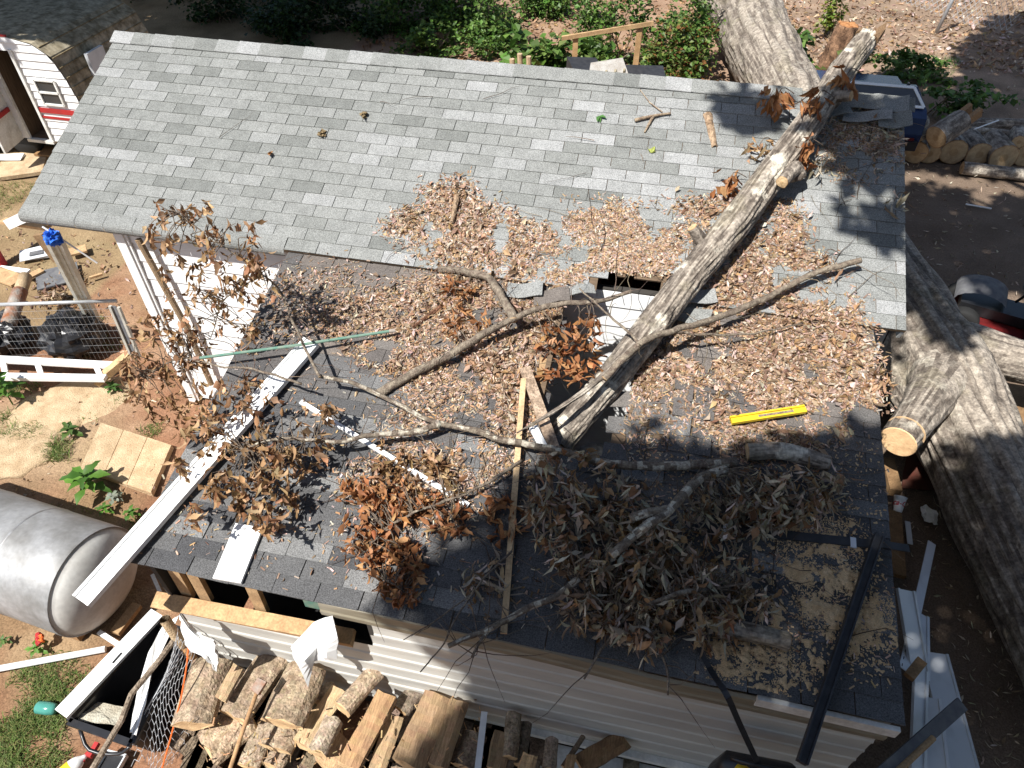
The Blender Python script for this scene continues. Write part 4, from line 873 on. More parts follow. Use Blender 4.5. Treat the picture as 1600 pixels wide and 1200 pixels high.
flap('plastic_scrap', 'dirty tan plastic panel lying in the front of the tub', [G(140, 1094, .4), G(194, 1106, .42), G(188, 1136, .46), G(122, 1126, .46)], mt='concrete', col=(1., 1.25, 1.6), bend=.004, cat='panel')
rod('grey_stick', 'weathered grey stick leaning across the tub', [G(283, 985, .8), G(250, 1030, .78), G(205, 1085, .74), G(190, 1125, .72), G(142, 1206, .66)], .022, 'bark_log', 'stick', 8)
pp = thing('grey_pipe', tuple(G(300, 1030, .3)), 'open ended grey pipe sticking up behind the tub', 'pipe')
m = MB(); a, b = G(257, 967, 1.0), G(285, 1008, .7); m.tube([a, b], .04, 16, cap=False); m.tube([b, a], .034, 16, cap=False, col=(.3, .3, .3)); m.build('tube', 'concrete', pp, smooth=True)
m = MB(); m.tube([b, G(310, 1040, .45)], .032, 14, col=(.9, .75, .6)); m.build('wooden_core', 'wood_raw', pp, smooth=True)
rod('orange_cord', 'thin orange cord hanging beside the chicken wire', smooth_path([G(286, 965, .9), G(294, 1010, .85), G(285, 1080, .7), G(270, 1140, .5), G(250, 1212, .3)], 20), .006, 'orange', 'cord', 6)
cw = thing('chicken_wire', tuple(G(250, 1120)), 'crumpled chicken wire curling between tub and woodpile', 'wire mesh'); m = MB()
q00, q10, q01, q11 = G(272, 985, .85), G(304, 1022, .75), G(205, 1200, .25), G(272, 1205, .2)
def wp(u, v):
    p = q00.lerp(q10, u).lerp(q01.lerp(q11, u), v); return p+Vector((.05*math.sin(v*7+u*3), .04*math.cos(u*8+v*5), .10*math.sin(u*PI)+.03*math.sin(v*9+u*4)))
NU, NV = 9, 17
for i in range(NU):
    for j in range(NV):
        o_ = .5 if j % 2 else 0; a = wp((i+o_)/NU, j/NV)
        for di, fr in ((-.5, .66), (.5, .66)):
            b = wp((i+o_+di)/NU, (j+.6)/NV); m.tube([a, b], .0022, 3, cap=False)
            if di > 0: m.tube([b, wp((i+o_+di)/NU, (j+1)/NV)], .0022, 3, cap=False)
m.build('mesh_sheet', 'vinyl', cw, kind='stuff')
sb = thing('spray_bottle', tuple(G(120, 1190)), 'white spray bottle with red trigger and yellow label on the ground', 'bottle')
m = MB(); a = G(96, 1212, .06); b = G(128, 1186, .06); m.tube(smooth_path([a, a.lerp(b, .4), a.lerp(b, .75), b, b+(b-a)*.22], 10), [.055, .058, .058, .058, .055, .05, .04, .028, .02, .016], 16); m.build('body', 'white_paint', sb, smooth=True)
m = MB(); m.tube([a.lerp(b, .15), a.lerp(b, .5)], .0595, 16, cap=False); m.build('label_band', 'yellow', sb, smooth=True)
m = MB(); h = b+(b-a)*.22; d = (b-a).normalized(); m.tube([h, h+d*.05], .022, 12); m.bar(h+d*.06-Vector((0, .06, 0)), h+d*.06+Vector((0, .05, 0)), .035, .04); m.bar(h+d*.02+Vector((.0, -.05, 0)), h-d*.05+Vector((0, -.06, 0)), .012, .02); m.build('trigger', 'red', sb)
ty = thing('black_tray', tuple(G(175, 1195)), 'small black ribbed tray beside the spray bottle', 'tray'); m = MB(); c = G(173, 1200, .04); m.box(c, (.17, .2, .04)); m.build('base', 'black_plastic', ty)
for s_ in (-1, 1):
    m = MB(); m.box(c+Vector((.085*s_, 0, .03)), (.012, .2, .05)); m.build('side', 'vinyl', ty)
    m = MB(); m.box(c+Vector((0, .1*s_, .03)), (.18, .012, .05)); m.build('side', 'vinyl', ty)
gb = thing('green_bottle', tuple(G(75, 1108)), 'green glass bottle lying on the grass', 'bottle')
m = MB(); a = G(58, 1105, .05); b = G(85, 1108, .05); d = (b-a).normalized(); lathe(m, a, d, [(0, .001), (.0, .04), (.01, .05), (.1, .052), (.15, .045), (.17, .03), (.175, .001)], 20); m.build('body', 'glass_green', gb, smooth=True)
rod('white_pipe', 'white plastic pipe lying on the bare soil by the tank', [G(-30, 1050, .03), G(165, 1014, .03)], .028, 'white_paint', 'pipe', 12)
board('cut_plank', 'weathered plank end by the tank and tub', G(215, 945, .06), G(180, 990, .06), .09, .05, 'wood_raw', up=(0, 0, 1))
board('white_offcut', 'small split white offcut between tank and tub', G(155, 988, .1), G(186, 1008, .14), .04, .03, 'white_paint', up=(0, 0, 1))
board('garden_stake', 'thin grey stake pair standing behind the left eave corner', G(238, 898, .1), G(250, 925, .05), .03, .03, 'old_white', up=(0, 0, 1))
# ------------------------------------------------------------------ yard left of the house
def blob(mb, c, r, n=(14, 20), amp=.2, fr=3., squash=1., seed=0., col=(1, 1, 1), mi=0):
    va = []
    for i in range(n[0]+1):
        for j in range(n[1]):
            t = i/n[0]*PI; p = j/n[1]*2*PI; d = Vector((math.sin(t)*math.cos(p), math.sin(t)*math.sin(p), math.cos(t)*squash)); va.append(Vector(c)+d*r*(1+amp*fbm(d.x*fr+seed, d.y*fr, d.z*fr)))
    mb.add(va, [(i*n[1]+j, (i+1)*n[1]+j, (i+1)*n[1]+(j+1) % n[1], i*n[1]+(j+1) % n[1]) for i in range(n[0]) for j in range(n[1])], col, mi)
pst = thing('porch_post', tuple(G(151, 512)), 'leaning grey porch post of grooved planks under the left eave', 'post')
for k, o_ in enumerate((-.06, 0, .06)):
    m = MB(); m.bar(AY(84, 378, -1.97)+Vector((o_, .01*k, 0)), G(150, 510)+Vector((o_, .01*k, 0)), .052, .05 if k != 1 else .03, (0, -1, 0), col=(.8, .8, .74)); m.build('plank', 'old_white', pst)
board('brown_post', 'brown plank post behind the leaning porch post', AY(60, 366, -1.3), AY(92, 408, -1.3), .13, .05, 'wood_raw', up=(0, -1, 0), cat='post', col=(.62, .6, .6))
rod('brown_pole', 'brown pole standing against the white wall behind the leaves', [AY(216, 374, -1.93), AY(292, 512, -1.93), AY(330, 600, -1.93)], .032, 'wood_split', 'pole', 10)
rod('white_rope', 'white rope strung from the eave to the corner board', smooth_path([AY(66, 354, -2.0), AY(100, 376, -1.98), AY(152, 411, -1.9)], 8), .009, 'white_paint', 'rope', 6)
m = MB(); blob(m, AY(83, 372, -2.02), .075, (16, 22), .5, 9); tag(m.build('blue_rag', 'blue', None), 'crumpled blue rag tied at the top of the porch post', 'rag')
board('white_beam', 'white beam end sticking out under the left eave corner', AY(14, 350, -1.7), AY(40, 338, -1.9), .06, .1, 'white_paint', up=(0, 0, 1), cat='beam')
board('tan_plank', 'bare tan plank lying under the left eave corner', AY(4, 345, -1.6), AY(74, 355, -1.8), .09, .03, 'wood_raw', up=(0, 0, 1), col=(1.4, 1.4, 1.4))
m = MB(); m.tube([G(2, 415), G(2, 415)+Vector((-.25, .2, 1.0))], .09, 10); tag(m.build('red_barrow_leg', 'red', None), 'red painted post cut by the left picture edge', 'post')
fn = thing('wire_fence', tuple(G(90, 530)), 'low wire fence with a grey top rail in front of the trash bags', 'fence')
fa, fbp = G(-30, 477, .9), G(182, 470, .9); m = MB(); m.tube([fa, fbp], .022, 10); m.build('top_rail', 'galv', fn, smooth=True)
m = MB()
for i in range(30):
    p = fa.lerp(fbp, i/29); m.tube([p, p+Vector((.05, -.05, -.85))], .0015, 3, cap=False)
for j in range(1, 8): o_ = Vector((.05, -.05, -.85))*(j/8); m.tube([fa+o_, fbp+o_], .0015, 3, cap=False)
m.build('wire_mesh', 'steel', fn, kind='stuff')
for k, (x, y, r, lab) in enumerate([(112, 522, .34, 'shiny black trash bag slumped behind the wire fence'), (8, 520, .3, 'black trash bag at the left edge behind the wire fence')]):
    m = MB(); blob(m, G(x, y, r*.75), r, (20, 28), .32, 3.2, .8, seed=k*7); tag(m.build('trash_bag', 'black_plastic', None), lab, 'trash bag', 'black trash bags')
rp = thing('rusty_pipe', tuple(G(28, 470)), 'thick rusty pipe lying over the trash bags', 'pipe'); a, b = G(40, 432, .5), G(14, 505, .42)
m = MB(); m.tube([a, a.lerp(b, .35)], .078, 16, nz=.06); m.build('upper_tube', 'concrete', rp, smooth=True)
m = MB(); m.tube([a.lerp(b, .33), b], .088, 16, nz=.1); m.build('rusty_tube', 'rust', rp, smooth=True)
m = MB(); m.tube([a+(a-b).normalized()*.004, a+(a-b).normalized()*.012], .06, 14); m.build('bore', 'dark', rp)
wl = thing('white_ladder', tuple(G(90, 590)), 'white ladder-like railing lying on the ground by the fence', 'railing')
for (a, b) in (((-30, 560), (178, 571)), ((-30, 588), (165, 591))):
    m = MB(); m.bar(G(*a, .22), G(*b, .22), .085, .05); m.build('rail', 'white_paint', wl)
for (a, b) in (((58, 566), (66, 590)), ((150, 572), (158, 590)), ((5, 566), (10, 590))):
    m = MB(); m.bar(G(*a, .2), G(*b, .2), .06, .04); m.build('rung', 'white_paint', wl)
board('tan_beam', 'pale squared beam leaning over the end of the white railing', G(204, 553, .35), G(150, 598, .1), .11, .08, 'wood_raw', up=(0, 0, 1), cat='beam', col=(1.3, 1.35, 1.35))
board('plywood_scrap', 'thin dark grey panel lying on the leaves by the porch post', G(88, 418, .03), G(92, 445, .03), .55, .02, 'board_dark', up=(0, 0, 1), cat='plywood', col=(2, 2, 2))
pn = thing('slotted_channel', tuple(G(190, 500)), 'narrow slotted metal frame leaning on the corner board', 'channel')
for o_ in (0, .1):
    m = MB(); m.bar(AY(172, 478, -1.98)+Vector((o_, 0, 0)), AY(205, 555, -2.02)+Vector((o_, 0, 0)), .03, .03, (0, -1, 0), col=(.6, .57, .52)); m.build('upright', 'old_white', pn)
m = MB(); m.bar(AY(176, 478, -1.97), AY(210, 555, -2.01), .08, .012, (0, -1, 0)); m.build('web', 'board_dark', pn)
m = MB(); c = G(56, 396, .04); m.box(c, (.42, .3, .05), Matrix.Rotation(.6, 3, 'Z'), j=.02); nw = tag(m.build('paper_pack', 'vinyl', None), 'crumpled pale blue paper pack on the ground under the eave', 'packaging')
m = MB(); m.box(c+Vector((.04, -.02, .03)), (.18, .1, .012), Matrix.Rotation(.6, 3, 'Z')); m.build('dark_print', 'board_dark', nw)
for k, (a, b, w_, lab) in enumerate([((0, 418), (45, 424), .07, 'white painted strip on the ground at the left edge'), ((42, 434), (66, 422), .12, 'short weathered board end beside the rusty pipe'), ((-10, 425), (30, 440), .25, 'tan broken board under the rusty pipe'), ((140, 434), (160, 428), .04, 'small wood scrap right of the porch post'), ((108, 395), (135, 388), .2, 'curved tan board end behind the rope')]):
    board('scrap_board', lab, G(*a, .06), G(*b, .06), w_, .03, ['white_paint', 'wood_raw', 'wood_raw', 'wood_raw', 'wood_raw'][k], up=(0, 0, 1), col=(1.2, 1.2, 1.2))
# pavers
pc = [G(160, 664), G(272, 701), G(240, 776), G(128, 736)]
for k in range(3):
    a, b = pc[0].lerp(pc[1], k/3+.002), pc[0].lerp(pc[1], (k+1)/3-.002); d, c = pc[3].lerp(pc[2], k/3+.002), pc[3].lerp(pc[2], (k+1)/3-.002); m = MB()
    t_ = Vector((0, 0, .055+.008*k)); ins = [p.lerp((a+b+c+d)/4, .03) for p in (a, b, c, d)]
    m.add([a, b, c, d]+[p+t_-Vector((0, 0, .012)) for p in (a, b, c, d)]+[p+t_ for p in ins], [(0, 1, 5, 4), (1, 2, 6, 5), (2, 3, 7, 6), (3, 0, 4, 7), (4, 5, 9, 8), (5, 6, 10, 9), (6, 7, 11, 10), (7, 4, 8, 11), (8, 9, 10, 11)], (1+.08*k, 1+.06*k, 1+.05*k))
    tag(m.build('paving_stone', 'concrete', None), ['tan paving stone nearest the leafy plant', 'middle one of the three tan paving stones', 'tan paving stone half under the dark roof edge'][k], 'paving stone', 'tan paving stones')
m = MB()
for (x, y, r) in [(30, 700, .45), (90, 640, .5), (150, 625, .42)]:
    blob(m, G(x, y, -.03), r, (8, 22), .25, 2, .16, seed=x)
tag(m.build('flat_rock', 'concrete', None, smooth=True), 'worn tan rock ledge curving past the leafy plant', 'rock')
# plants
def plant(name, label, px, n, ln, wd, h, cols, cat='plant', spread=.6, group=None):
    c = G(*px); root = thing(name, tuple(c), label, cat, group); m = MB(); m.tube(smooth_path([c, c+Vector((.01, .01, h*.5)), c+Vector((.02, 0, h))], 6), [.009, .008, .007, .006, .005, .003], 6, col=(.15, .25, .07)); m.build('stem', 'grass', root)
    for k in range(n):
        a = k*2.4+random.uniform(-.2, .2); t = .35+.65*k/n; p = c+Vector((.01, 0, h*t)); L_ = ln*(1.15-.55*t)*random.uniform(.8, 1.1)
        vs, fs = leafgeo(L_, L_*wd, -.9, .25, random.uniform(-.3, .3), 5); d = Vector((math.cos(a), math.sin(a), .25+spread*t)); q = d.to_track_quat('X', 'Z').to_matrix()
        m = MB(); m.add([p+q @ v for v in vs], fs, jit(random.choice(cols), .2)); m.build('leaf', 'leaf_green', root, smooth=True)
    return root
GR = [(.09, .2, .025), (.13, .26, .04), (.07, .16, .025)]
plant('leafy_plant', 'bright green broad leaved plant beside the paving stones', (146, 768), 13, .34, .4, .3, GR)
plant('leafy_plant', 'tall leafy weed at the left picture edge', (20, 632), 16, .26, .45, .5, GR)
plant('leafy_plant', 'low leafy weed on the rock above the leafy plant', (112, 680), 10, .16, .5, .14, [(.07, .13, .03), (.1, .17, .04)])
plant('leafy_plant', 'small weed beside the foot of the porch post', (108, 522), 8, .14, .4, .2, GR)
plant('leafy_plant', 'small dark weed by the tan beam', (178, 612), 10, .14, .45, .12, [(.06, .13, .03)])
plant('leafy_plant', 'pale silver leaved plant in the tank shadow', (180, 782), 14, .12, .5, .1, [(.3, .32, .26), (.24, .27, .2)])
plant('leafy_plant', 'small green weed under the silver leaved plant', (165, 800), 9, .12, .45, .1, GR)
plant('leafy_plant', 'little weed at the left edge of the dark roof', (206, 806), 8, .12, .45, .1, GR)
plant('leafy_plant', 'small white flowered seedling below the tank', (8, 1005), 7, .1, .4, .08, [(.12, .2, .06)])
fl = plant('red_flower', 'red and orange flower on the bare soil below the tank', (58, 1018), 9, .12, .4, .1, [(.14, .28, .05)], cat='flower')
for k in range(5): m = MB(); blob(m, G(60+k % 2*4, 1004-k*3, .12), .028, (6, 8), .4, 4, .8, seed=k); m.build('petal', 'orange' if k % 2 else 'red', fl)
# grass and weeds: a mass of blades
m = MB()
def blades(poly, n, h, cols, clump=8):
    for (x, y) in rpoly(poly, n):
        c = G(x, y)
        if fbm(c.x*1.6, c.y*1.6, 8) < -.08: continue
        for _ in range(clump):
            p = c+Vector((random.gauss(0, .04), random.gauss(0, .04), 0)); p.z = gz(p.x, p.y); d = Vector((random.gauss(0, .6), random.gauss(0, .6), 1)).normalized()*h*random.uniform(.5, 1.2); e = Vector((-d.y, d.x, 0)).normalized()*.004
            if e.length < .001: e = Vector((.004, 0, 0))
            b = Vector((d.x*.5, d.y*.5, -abs(d.z)*.15)); m.add([p-e, p+e, p+d*.6+e*.7, p+d*.6-e*.7, p+d+b], [(0, 1, 2, 3), (3, 2, 4)], jit(random.choice(cols), .3))
GG = [(.11, .17, .035), (.16, .2, .06), (.08, .13, .03), (.24, .22, .09)]
blades([(-20, 1040), (60, 1030), (110, 1100), (90, 1160), (120, 1215), (-20, 1215)], 620, .07, GG)
blades([(0, 1030), (160, 1020), (150, 1080), (100, 1110), (0, 1060)], 120, .06, GG)
blades([(-10, 250), (70, 230), (60, 300), (30, 345), (-10, 345)], 260, .06, [(.2, .2, .07), (.26, .24, .1), (.12, .16, .04)])
blades([(100, 505), (200, 480), (180, 550), (90, 560)], 160, .08, GG); blades([(0, 610), (60, 600), (60, 680), (0, 690)], 200, .12, GG)
blades([(60, 640), (200, 600), (260, 640), (240, 690), (150, 660)], 70, .06, GG); blades([(70, 690), (110, 680), (100, 720), (60, 710)], 40, .12, GG); blades([(205, 660), (255, 668), (245, 682), (205, 680)], 40, .06, GG)
blades([(300, 1160), (400, 1190), (300, 1210)], 40, .05, GG); blades([(1380, 80), (1500, 90), (1480, 130), (1380, 130)], 120, .15, [(.06, .14, .03), (.09, .18, .04)])
blades([(60, 790), (230, 800), (220, 850), (100, 830)], 40, .06, GG)
o = m.build('grass', 'grass', None, kind='stuff'); o['label'] = 'thin patchy grass and weeds on the clay yard'
# leaves and straw on open ground
m = MB()
def glit(poly, n, kind, s):
    for (x, y) in rpoly(poly, n):
        p = G(x, y); p.z = gz(p.x, p.y)+random.uniform(.005, .03); d = flat(); d.z *= .3; add_leaf(m, kind, p, d, s*random.uniform(.6, 1.2), 3)
glit([(1180, 0), (1600, 0), (1600, 120), (1380, 100), (1200, 110)], 2600, 'litter', 1.5); glit([(560, 0), (1100, 0), (1100, 120), (560, 80)], 1600, 'brown', 1.5)
glit([(1410, 160), (1600, 130), (1600, 560), (1420, 420)], 420, 'grey', .9); glit([(60, 430), (140, 430), (130, 480), (60, 480)], 260, 'litter', 1.1); glit([(0, 350), (200, 380), (220, 560), (0, 460)], 260, 'litter', .8)
glit([(1400, 700), (1600, 700), (1600, 1200), (1480, 1200), (1400, 900)], 420, 'grey', .6); glit([(0, 600), (230, 600), (230, 800), (0, 790)], 140, 'litter', .6); glit([(1190, 20), (1380, 30), (1330, 130), (1240, 130)], 500, 'litter', 1.3)
o = m.build('ground_litter', 'leaf_dead', None, kind='stuff'); o['label'] = 'fallen leaves scattered over the bare ground'

# ------------------------------------------------------------------ right of the house
cup = thing('paper_cup', tuple(G(1403, 800)), 'white foam cup with red script lettering standing on its rim', 'cup')
c = G(1403, 797, .22); tilt = Vector((.12, .8, .5)).normalized(); m = MB(); lathe(m, c-tilt*.02, tilt, [(0, .001), (0, .036), (.012, .04), (.14, .058), (.15, .062), (.158, .062), (.158, .055), (.02, .036), (.02, .001)], 28); m.build('body', 'white_paint', cup, smooth=True)
tc = bpy.data.curves.new('lettering', 'FONT'); tc.body = 'Coca-Cola'; tc.size = .075; tc.shear = .35; tc.offset = .0012; tc.align_x = 'CENTER'; tc.align_y = 'CENTER'
to = bpy.data.objects.new('tmp', tc); COL.objects.link(to); dg = bpy.context.evaluated_depsgraph_get(); tm = bpy.data.meshes.new_from_object(to.evaluated_get(dg)); bpy.data.objects.remove(to)
zx = tilt; fr = (CAM-c); fr = (fr-zx*fr.dot(zx)).normalized(); sd_ = fr.cross(zx)*-1
m = MB(); va = []
for v in tm.vertices:
    h = .085+v.co.y; r = .04+(h-.0)*.13+.0015; a = v.co.x/r; va.append(c-tilt*.02+zx*h+(fr*math.cos(a)+sd_*math.sin(a))*r)
m.add(va, [tuple(p.vertices) for p in tm.polygons]); m.build('lettering', 'print_red', cup)
flap('torn_carton', 'crumpled white torn carton on the dark dirt beside the cup', [G(1438, 792, .1), G(1447, 788, .16), G(1466, 803, .14), G(1465, 820, .05), G(1447, 815, .04), G(1440, 805, .12)], bend=.06, cat='carton')
flap('rusty_sheet', 'dark red rusty metal sheet under the cut limb', [G(1416, 712, .08), G(1482, 706, .1), G(1474, 766, .06), G(1408, 764, .05)], mt='brick_red', bend=.01, cat='sheet')
board('scrap_timber', 'short timber against the right wall under the cut limb', G(1385, 720, .3), G(1398, 770, .3), .12, .1, 'wood_raw', up=(0, 0, 1), col=(.6, .55, .5))
board('scrap_timber', 'old timber standing beside the cup', G(1395, 800, .2), G(1402, 900, .15), .14, .06, 'wood_raw', up=(0, 0, 1), col=(.5, .45, .4))
sp = board('slotted_strip', 'long white slotted vinyl strip propped beside the right roof edge', G(1456, 848, .35), G(1412, 1046, .85), .075, .008, 'vinyl', up=(.3, .2, 1), cat='strip')
a, b = G(1456, 848, .358), G(1412, 1046, .858); m = MB()
for i in range(22): m.bar(a.lerp(b, (i+.25)/22)+Vector((-.018, 0, .002)), a.lerp(b, (i+.65)/22)+Vector((-.018, 0, .002)), .007, .003, (.3, .2, 1))
m.build('nail_slots', 'dark', sp, kind='stuff')
board('slotted_strip', 'short white slotted strip lying by the cup', G(1418, 815, .05), G(1422, 850, .05), .05, .01, 'vinyl', up=(0, 0, 1), cat='strip')
for lab, a, b, za, zb, wd, up in [('broad white siding board leaning under the slotted strip', (1414, 922), (1436, 1050), .95, .75, .2, (.5, 0, 1)), ('second siding board right of the broad leaning one', (1440, 960), (1440, 1060), .6, .7, .12, (.3, 0, 1)),
   ('long bluish white siding board lying along the dirt', (1458, 1020), (1512, 1225), .45, .28, .26, (.25, 0, 1)), ('narrow grimy siding board beside the front right roof corner', (1438, 1045), (1432, 1225), .85, .8, .13, (.5, 0, 1)), ('dirty grey siding board under the dark board', (1452, 1090), (1468, 1230), .6, .5, .16, (-.1, 0, 1))]:
    board('siding_board', lab, G(*a, za), G(*b, zb), wd, .012, 'vinyl', up=up, cat='siding', lip=1)
board('fascia_scrap', 'white fascia scrap behind the front right corner of the roof', Vector((6.95, EY-.005, EZ-.06)), Vector((7.75, EY-.015, EZ-.07)), .03, .09, 'old_white', up=(0, 0, 1), cat='fascia')
db = board('dark_board', 'dark grey board with cream edge lying across the siding sheets', G(1372, 1216, 1.05), G(1503, 1100, 1.0), .09, .022, 'board_dark', up=(.1, -.3, 1))
m = MB(); m.bar(G(1376, 1221, 1.04), G(1505, 1107, .99), .03, .016, (.1, -.3, 1)); m.build('cream_edge', 'wood_end', db)
rod('wooden_stick', 'smooth wooden stick beside the dark board', [G(1385, 1222, 1.05), G(1458, 1153, 1.02)], .022, 'wood_raw', 'stick', 10)
board('broken_stud', 'broken wood stub jutting out at the right roof edge', G(1420, 1058, 1.2), G(1440, 1033, 1.2), .07, .04, 'wood_raw', up=(0, 0, 1), cat='stud', col=(.8, .75, .7))
bg_ = thing('tool_bag', tuple(AY(1190, 1200, -5.0)), 'black tool bag with yellow pouch hanging below the front eave', 'bag'); c = AY(1190, 1196, -5.02)
m = MB(); m.tube([c+Vector((-.2, 0, -.28)), c+Vector((-.18, 0, -.1)), c+Vector((.18, 0, -.08)), c+Vector((.2, 0, -.26))], [.08, .08, .08, .08], 14, nz=.15); m.build('pouch', 'black_plastic', bg_, smooth=True)
m = MB(); blob(m, c+Vector((-.1, -.07, -.06)), .07, (10, 14), .25, 3); m.build('yellow_pocket', 'yellow', bg_, smooth=True)
m = MB(); m.tube(smooth_path([c+Vector((-.2, -.02, .06)), c+Vector((-.05, -.05, .12)), c+Vector((.2, -.02, .06))], 10), .014, 8); m.build('handle', 'black_plastic', bg_, smooth=True)
sp_ = smooth_path([Lw(1092, 1012, .03), Lw(1112, 1050, .03), AY(1135, 1085, -5.0), AY(1155, 1130, -5.02), c+Vector((-.02, -.04, .05))], 16); m = MB()
for a, b in zip(sp_, sp_[1:]): m.bar(a, b, .035, .006, (0, -.5, 1))
m.build('strap', 'black_strip', bg_)
# log pile behind the dirt lane
PILE = [((1430, 238), .21, .5, 'sawn log at the left end of the pile nearest the house'), ((1452, 240), .19, .5, 'small orange faced log second in the pile'), ((1490, 238), .23, .55, 'dark hearted log in the middle of the pile'), ((1530, 242), .22, .6, 'tilted pale grey log in the pile behind the thin log'), ((1568, 247), .24, .6, 'broad pale log near the right picture edge'), ((1604, 242), .22, .6, 'log cut off by the right picture edge')]
for k, ((x, y), r, ln, lab) in enumerate(PILE):
    a = G(x, y, r*.9); d = Vector((random.uniform(-.15, .35), .9, 0)).normalized(); root = thing('sawn_log', tuple(a), lab, 'log', 'sawn logs piled beyond the lane')
    m = trunk_mesh([a, a+d*ln*.5, a+d*ln], [r, r*1.0, r*.98], 40, 16, .008, 4, 2, lich=.3, seed=k*3, cut0=True, cut1=True); m.build('trunk', ['bark', 'wood_end'], root, smooth=True)
for k, (a, b, r, lab) in enumerate([((1462, 215), (1502, 188), .2, 'grey log with two split prongs lying on top of the pile'), ((1503, 262), (1625, 276), .11, 'long thin mottled log on the lane in front of the pile'), ((1512, 193), (1640, 196), .11, 'long grey log lying behind the pile'), ((1515, 203), (1600, 212), .07, 'slim pole on the back of the pile'), ((1590, 205), (1592, 222), .12, 'short tan log piece on the back of the pile'), ((1428, 205), (1438, 190), .16, 'rotten stump piece behind the left pile end'), ((1432, 215), (1448, 208), .1, 'orange splintered chunk on the left of the pile')]):
    z = [.62, .11, .2, .3, .45, .45, .5][k]; a, b = G(*a, z), G(*b, z+(.18 if k == 0 else 0)); root = thing('sawn_log', tuple(a), lab, 'log')
    m = trunk_mesh([a, a.lerp(b, .5), b], [r, r, r*.95], 30, 24, .008, 3.5, 2, lich=.5, seed=k*5+2, cut0=True, cut1=True); m.build('trunk', ['bark', 'wood_end'], root, smooth=True)
    if k == 0:
        for s_ in (-.1, .1): m = MB(); d = (b-a).normalized(); e = Vector((0, 0, 1)).cross(d); m.bar(b+e*s_, b+e*s_+d*.3+Vector((0, 0, .04)), .08, .16, col=(1, .85, .7), j=.01); m.build('split_prong', 'wood_split', root)
rod('white_wire', 'thin white rod lying over the log pile', [G(1522, 202, .6), G(1560, 188, .6)], .012, 'white_paint', 'rod', 6)
rod('white_stick', 'thin white stick lying on the dirt lane', [G(1509, 319, .03), G(1549, 326, .03)], .014, 'white_paint', 'stick', 6)
# parked car behind the ridge end
car = thing('parked_car', (9.5, 7.6, 0), 'dark blue car with pale window trim parked behind the roof corner', 'car')
cx = 9.4; W_ = .84; prof = [(6.05, .3), (6.02, .6), (6.1, .85), (6.28, .93), (6.55, 1.2), (6.66, 1.19), (7.1, .82), (7.7, .7), (8.6, .62), (8.9, .5), (8.9, .3)]
m = MB(); n = len(prof); va = []
for s_, k in ((-1, 1), (1, 1)):
    for (y, z) in prof: va.append((cx+s_*(W_-(.2 if z > 1.1 else 0)), y, z))
m.add(va, [(i, (i+1) % n, n+(i+1) % n, n+i) for i in range(n)]+[tuple(range(n))[::-1], tuple(range(n, 2*n))]); m.build('body', 'car_blue', car)
def quad_panel(name, P_, mt, parent, off=Vector((0, -.006, .006))):
    m = MB(); m.add([Vector(p)+off for p in P_]+[Vector(p)+off*.2 for p in P_], [(0, 1, 2, 3), (0, 4, 5, 1), (1, 5, 6, 2), (2, 6, 7, 3), (3, 7, 4, 0)]); return m.build(name, mt, parent)
gl = [(cx-.78, 6.3, .95), (cx+.78, 6.3, .95), (cx+.58, 6.53, 1.18), (cx-.58, 6.53, 1.18)]
quad_panel('rear_window', gl, 'glass_dark', car, Vector((0, -.012, .012)))
for i in range(4): m = MB(); o_ = Vector((0, -.016, .016)); m.bar(Vector(gl[i])+o_, Vector(gl[(i+1) % 4])+o_, .045, .02, (0, -.6, .75)); m.build('window_trim', 'white_paint', car)
for s_ in (-1, 1):
    sx = cx+s_*.79; m = MB(); P_ = [(cx+s_*.84, 6.45, .8), (cx+s_*.84, 6.95, .78), (cx+s_*.78, 6.85, .95), (cx+s_*.72, 6.62, 1.1)]; quad_panel('side_window', P_, 'glass_dark', car, Vector((s_*.02, 0, .005)))
    m = MB(); m.bar((cx+s_*.5, 6.02, .5), (cx+s_*.74, 6.02, .5), .05, .08, (0, 0, 1)); m.build('tail_light', 'mower_red', car)
    for y in (6.7, 8.3):
        m = MB(); lathe(m, Vector((cx+s_*.66, y, .32)), Vector((s_, 0, 0)), [(0, .001), (0, .31), (.02, .32), (.17, .32), (.19, .3), (.19, .2)], 24); wh = m.build('wheel', 'rubber', car, smooth=True)
        m = MB(); lathe(m, Vector((cx+s_*.66, y, .32)), Vector((s_, 0, 0)), [(.185, .2), (.17, .12), (.18, .001)], 16); m.build('rim', 'galv', wh)
m = MB(); m.box((cx, 6.0, .42), (1.6, .1, .16)); m.build('bumper', 'black_plastic', car)
for s_ in (-1, 1): m = MB(); m.tube([(cx+s_*.5, 6.57, 1.22), (cx+s_*.5, 6.66, 1.21)], .02, 8); m.build('roof_rail', 'black_plastic', car)
# riding mower
mw = thing('riding_mower', tuple(G(1560, 510)), 'black and red riding mower parked in shade beyond the fallen trunk', 'mower'); o0 = G(1560, 520, 0); hx = Vector((.95, -.3, 0)).normalized(); hy = Vector((.3, .95, 0)).normalized()
def mp_(a, b, z): return o0+hx*a+hy*b+Vector((0, 0, z))
Rm_ = Matrix((hx, hy, Vector((0, 0, 1)))).transposed()
for (a, b, r, wd) in ((-.55, .3, .2, .16), (-.5, -.3, .2, .16), (.5, .35, .26, .22), (.5, -.35, .26, .22)):
    m = MB(); lathe(m, mp_(a, b-wd/2, r), hy, [(0, .001), (0, r*.6), (.0, r*.92), (.03, r), (wd-.03, r), (wd, r*.92), (wd, r*.55), (wd-.02, .001)], 26); wh = m.build('wheel', 'rubber', mw, smooth=True)
    m = MB(); lathe(m, mp_(a, b-wd/2-.004, r), hy, [(0, .001), (0, r*.5), (.01, r*.52)], 18); m.build('rim', 'mower_red', wh)
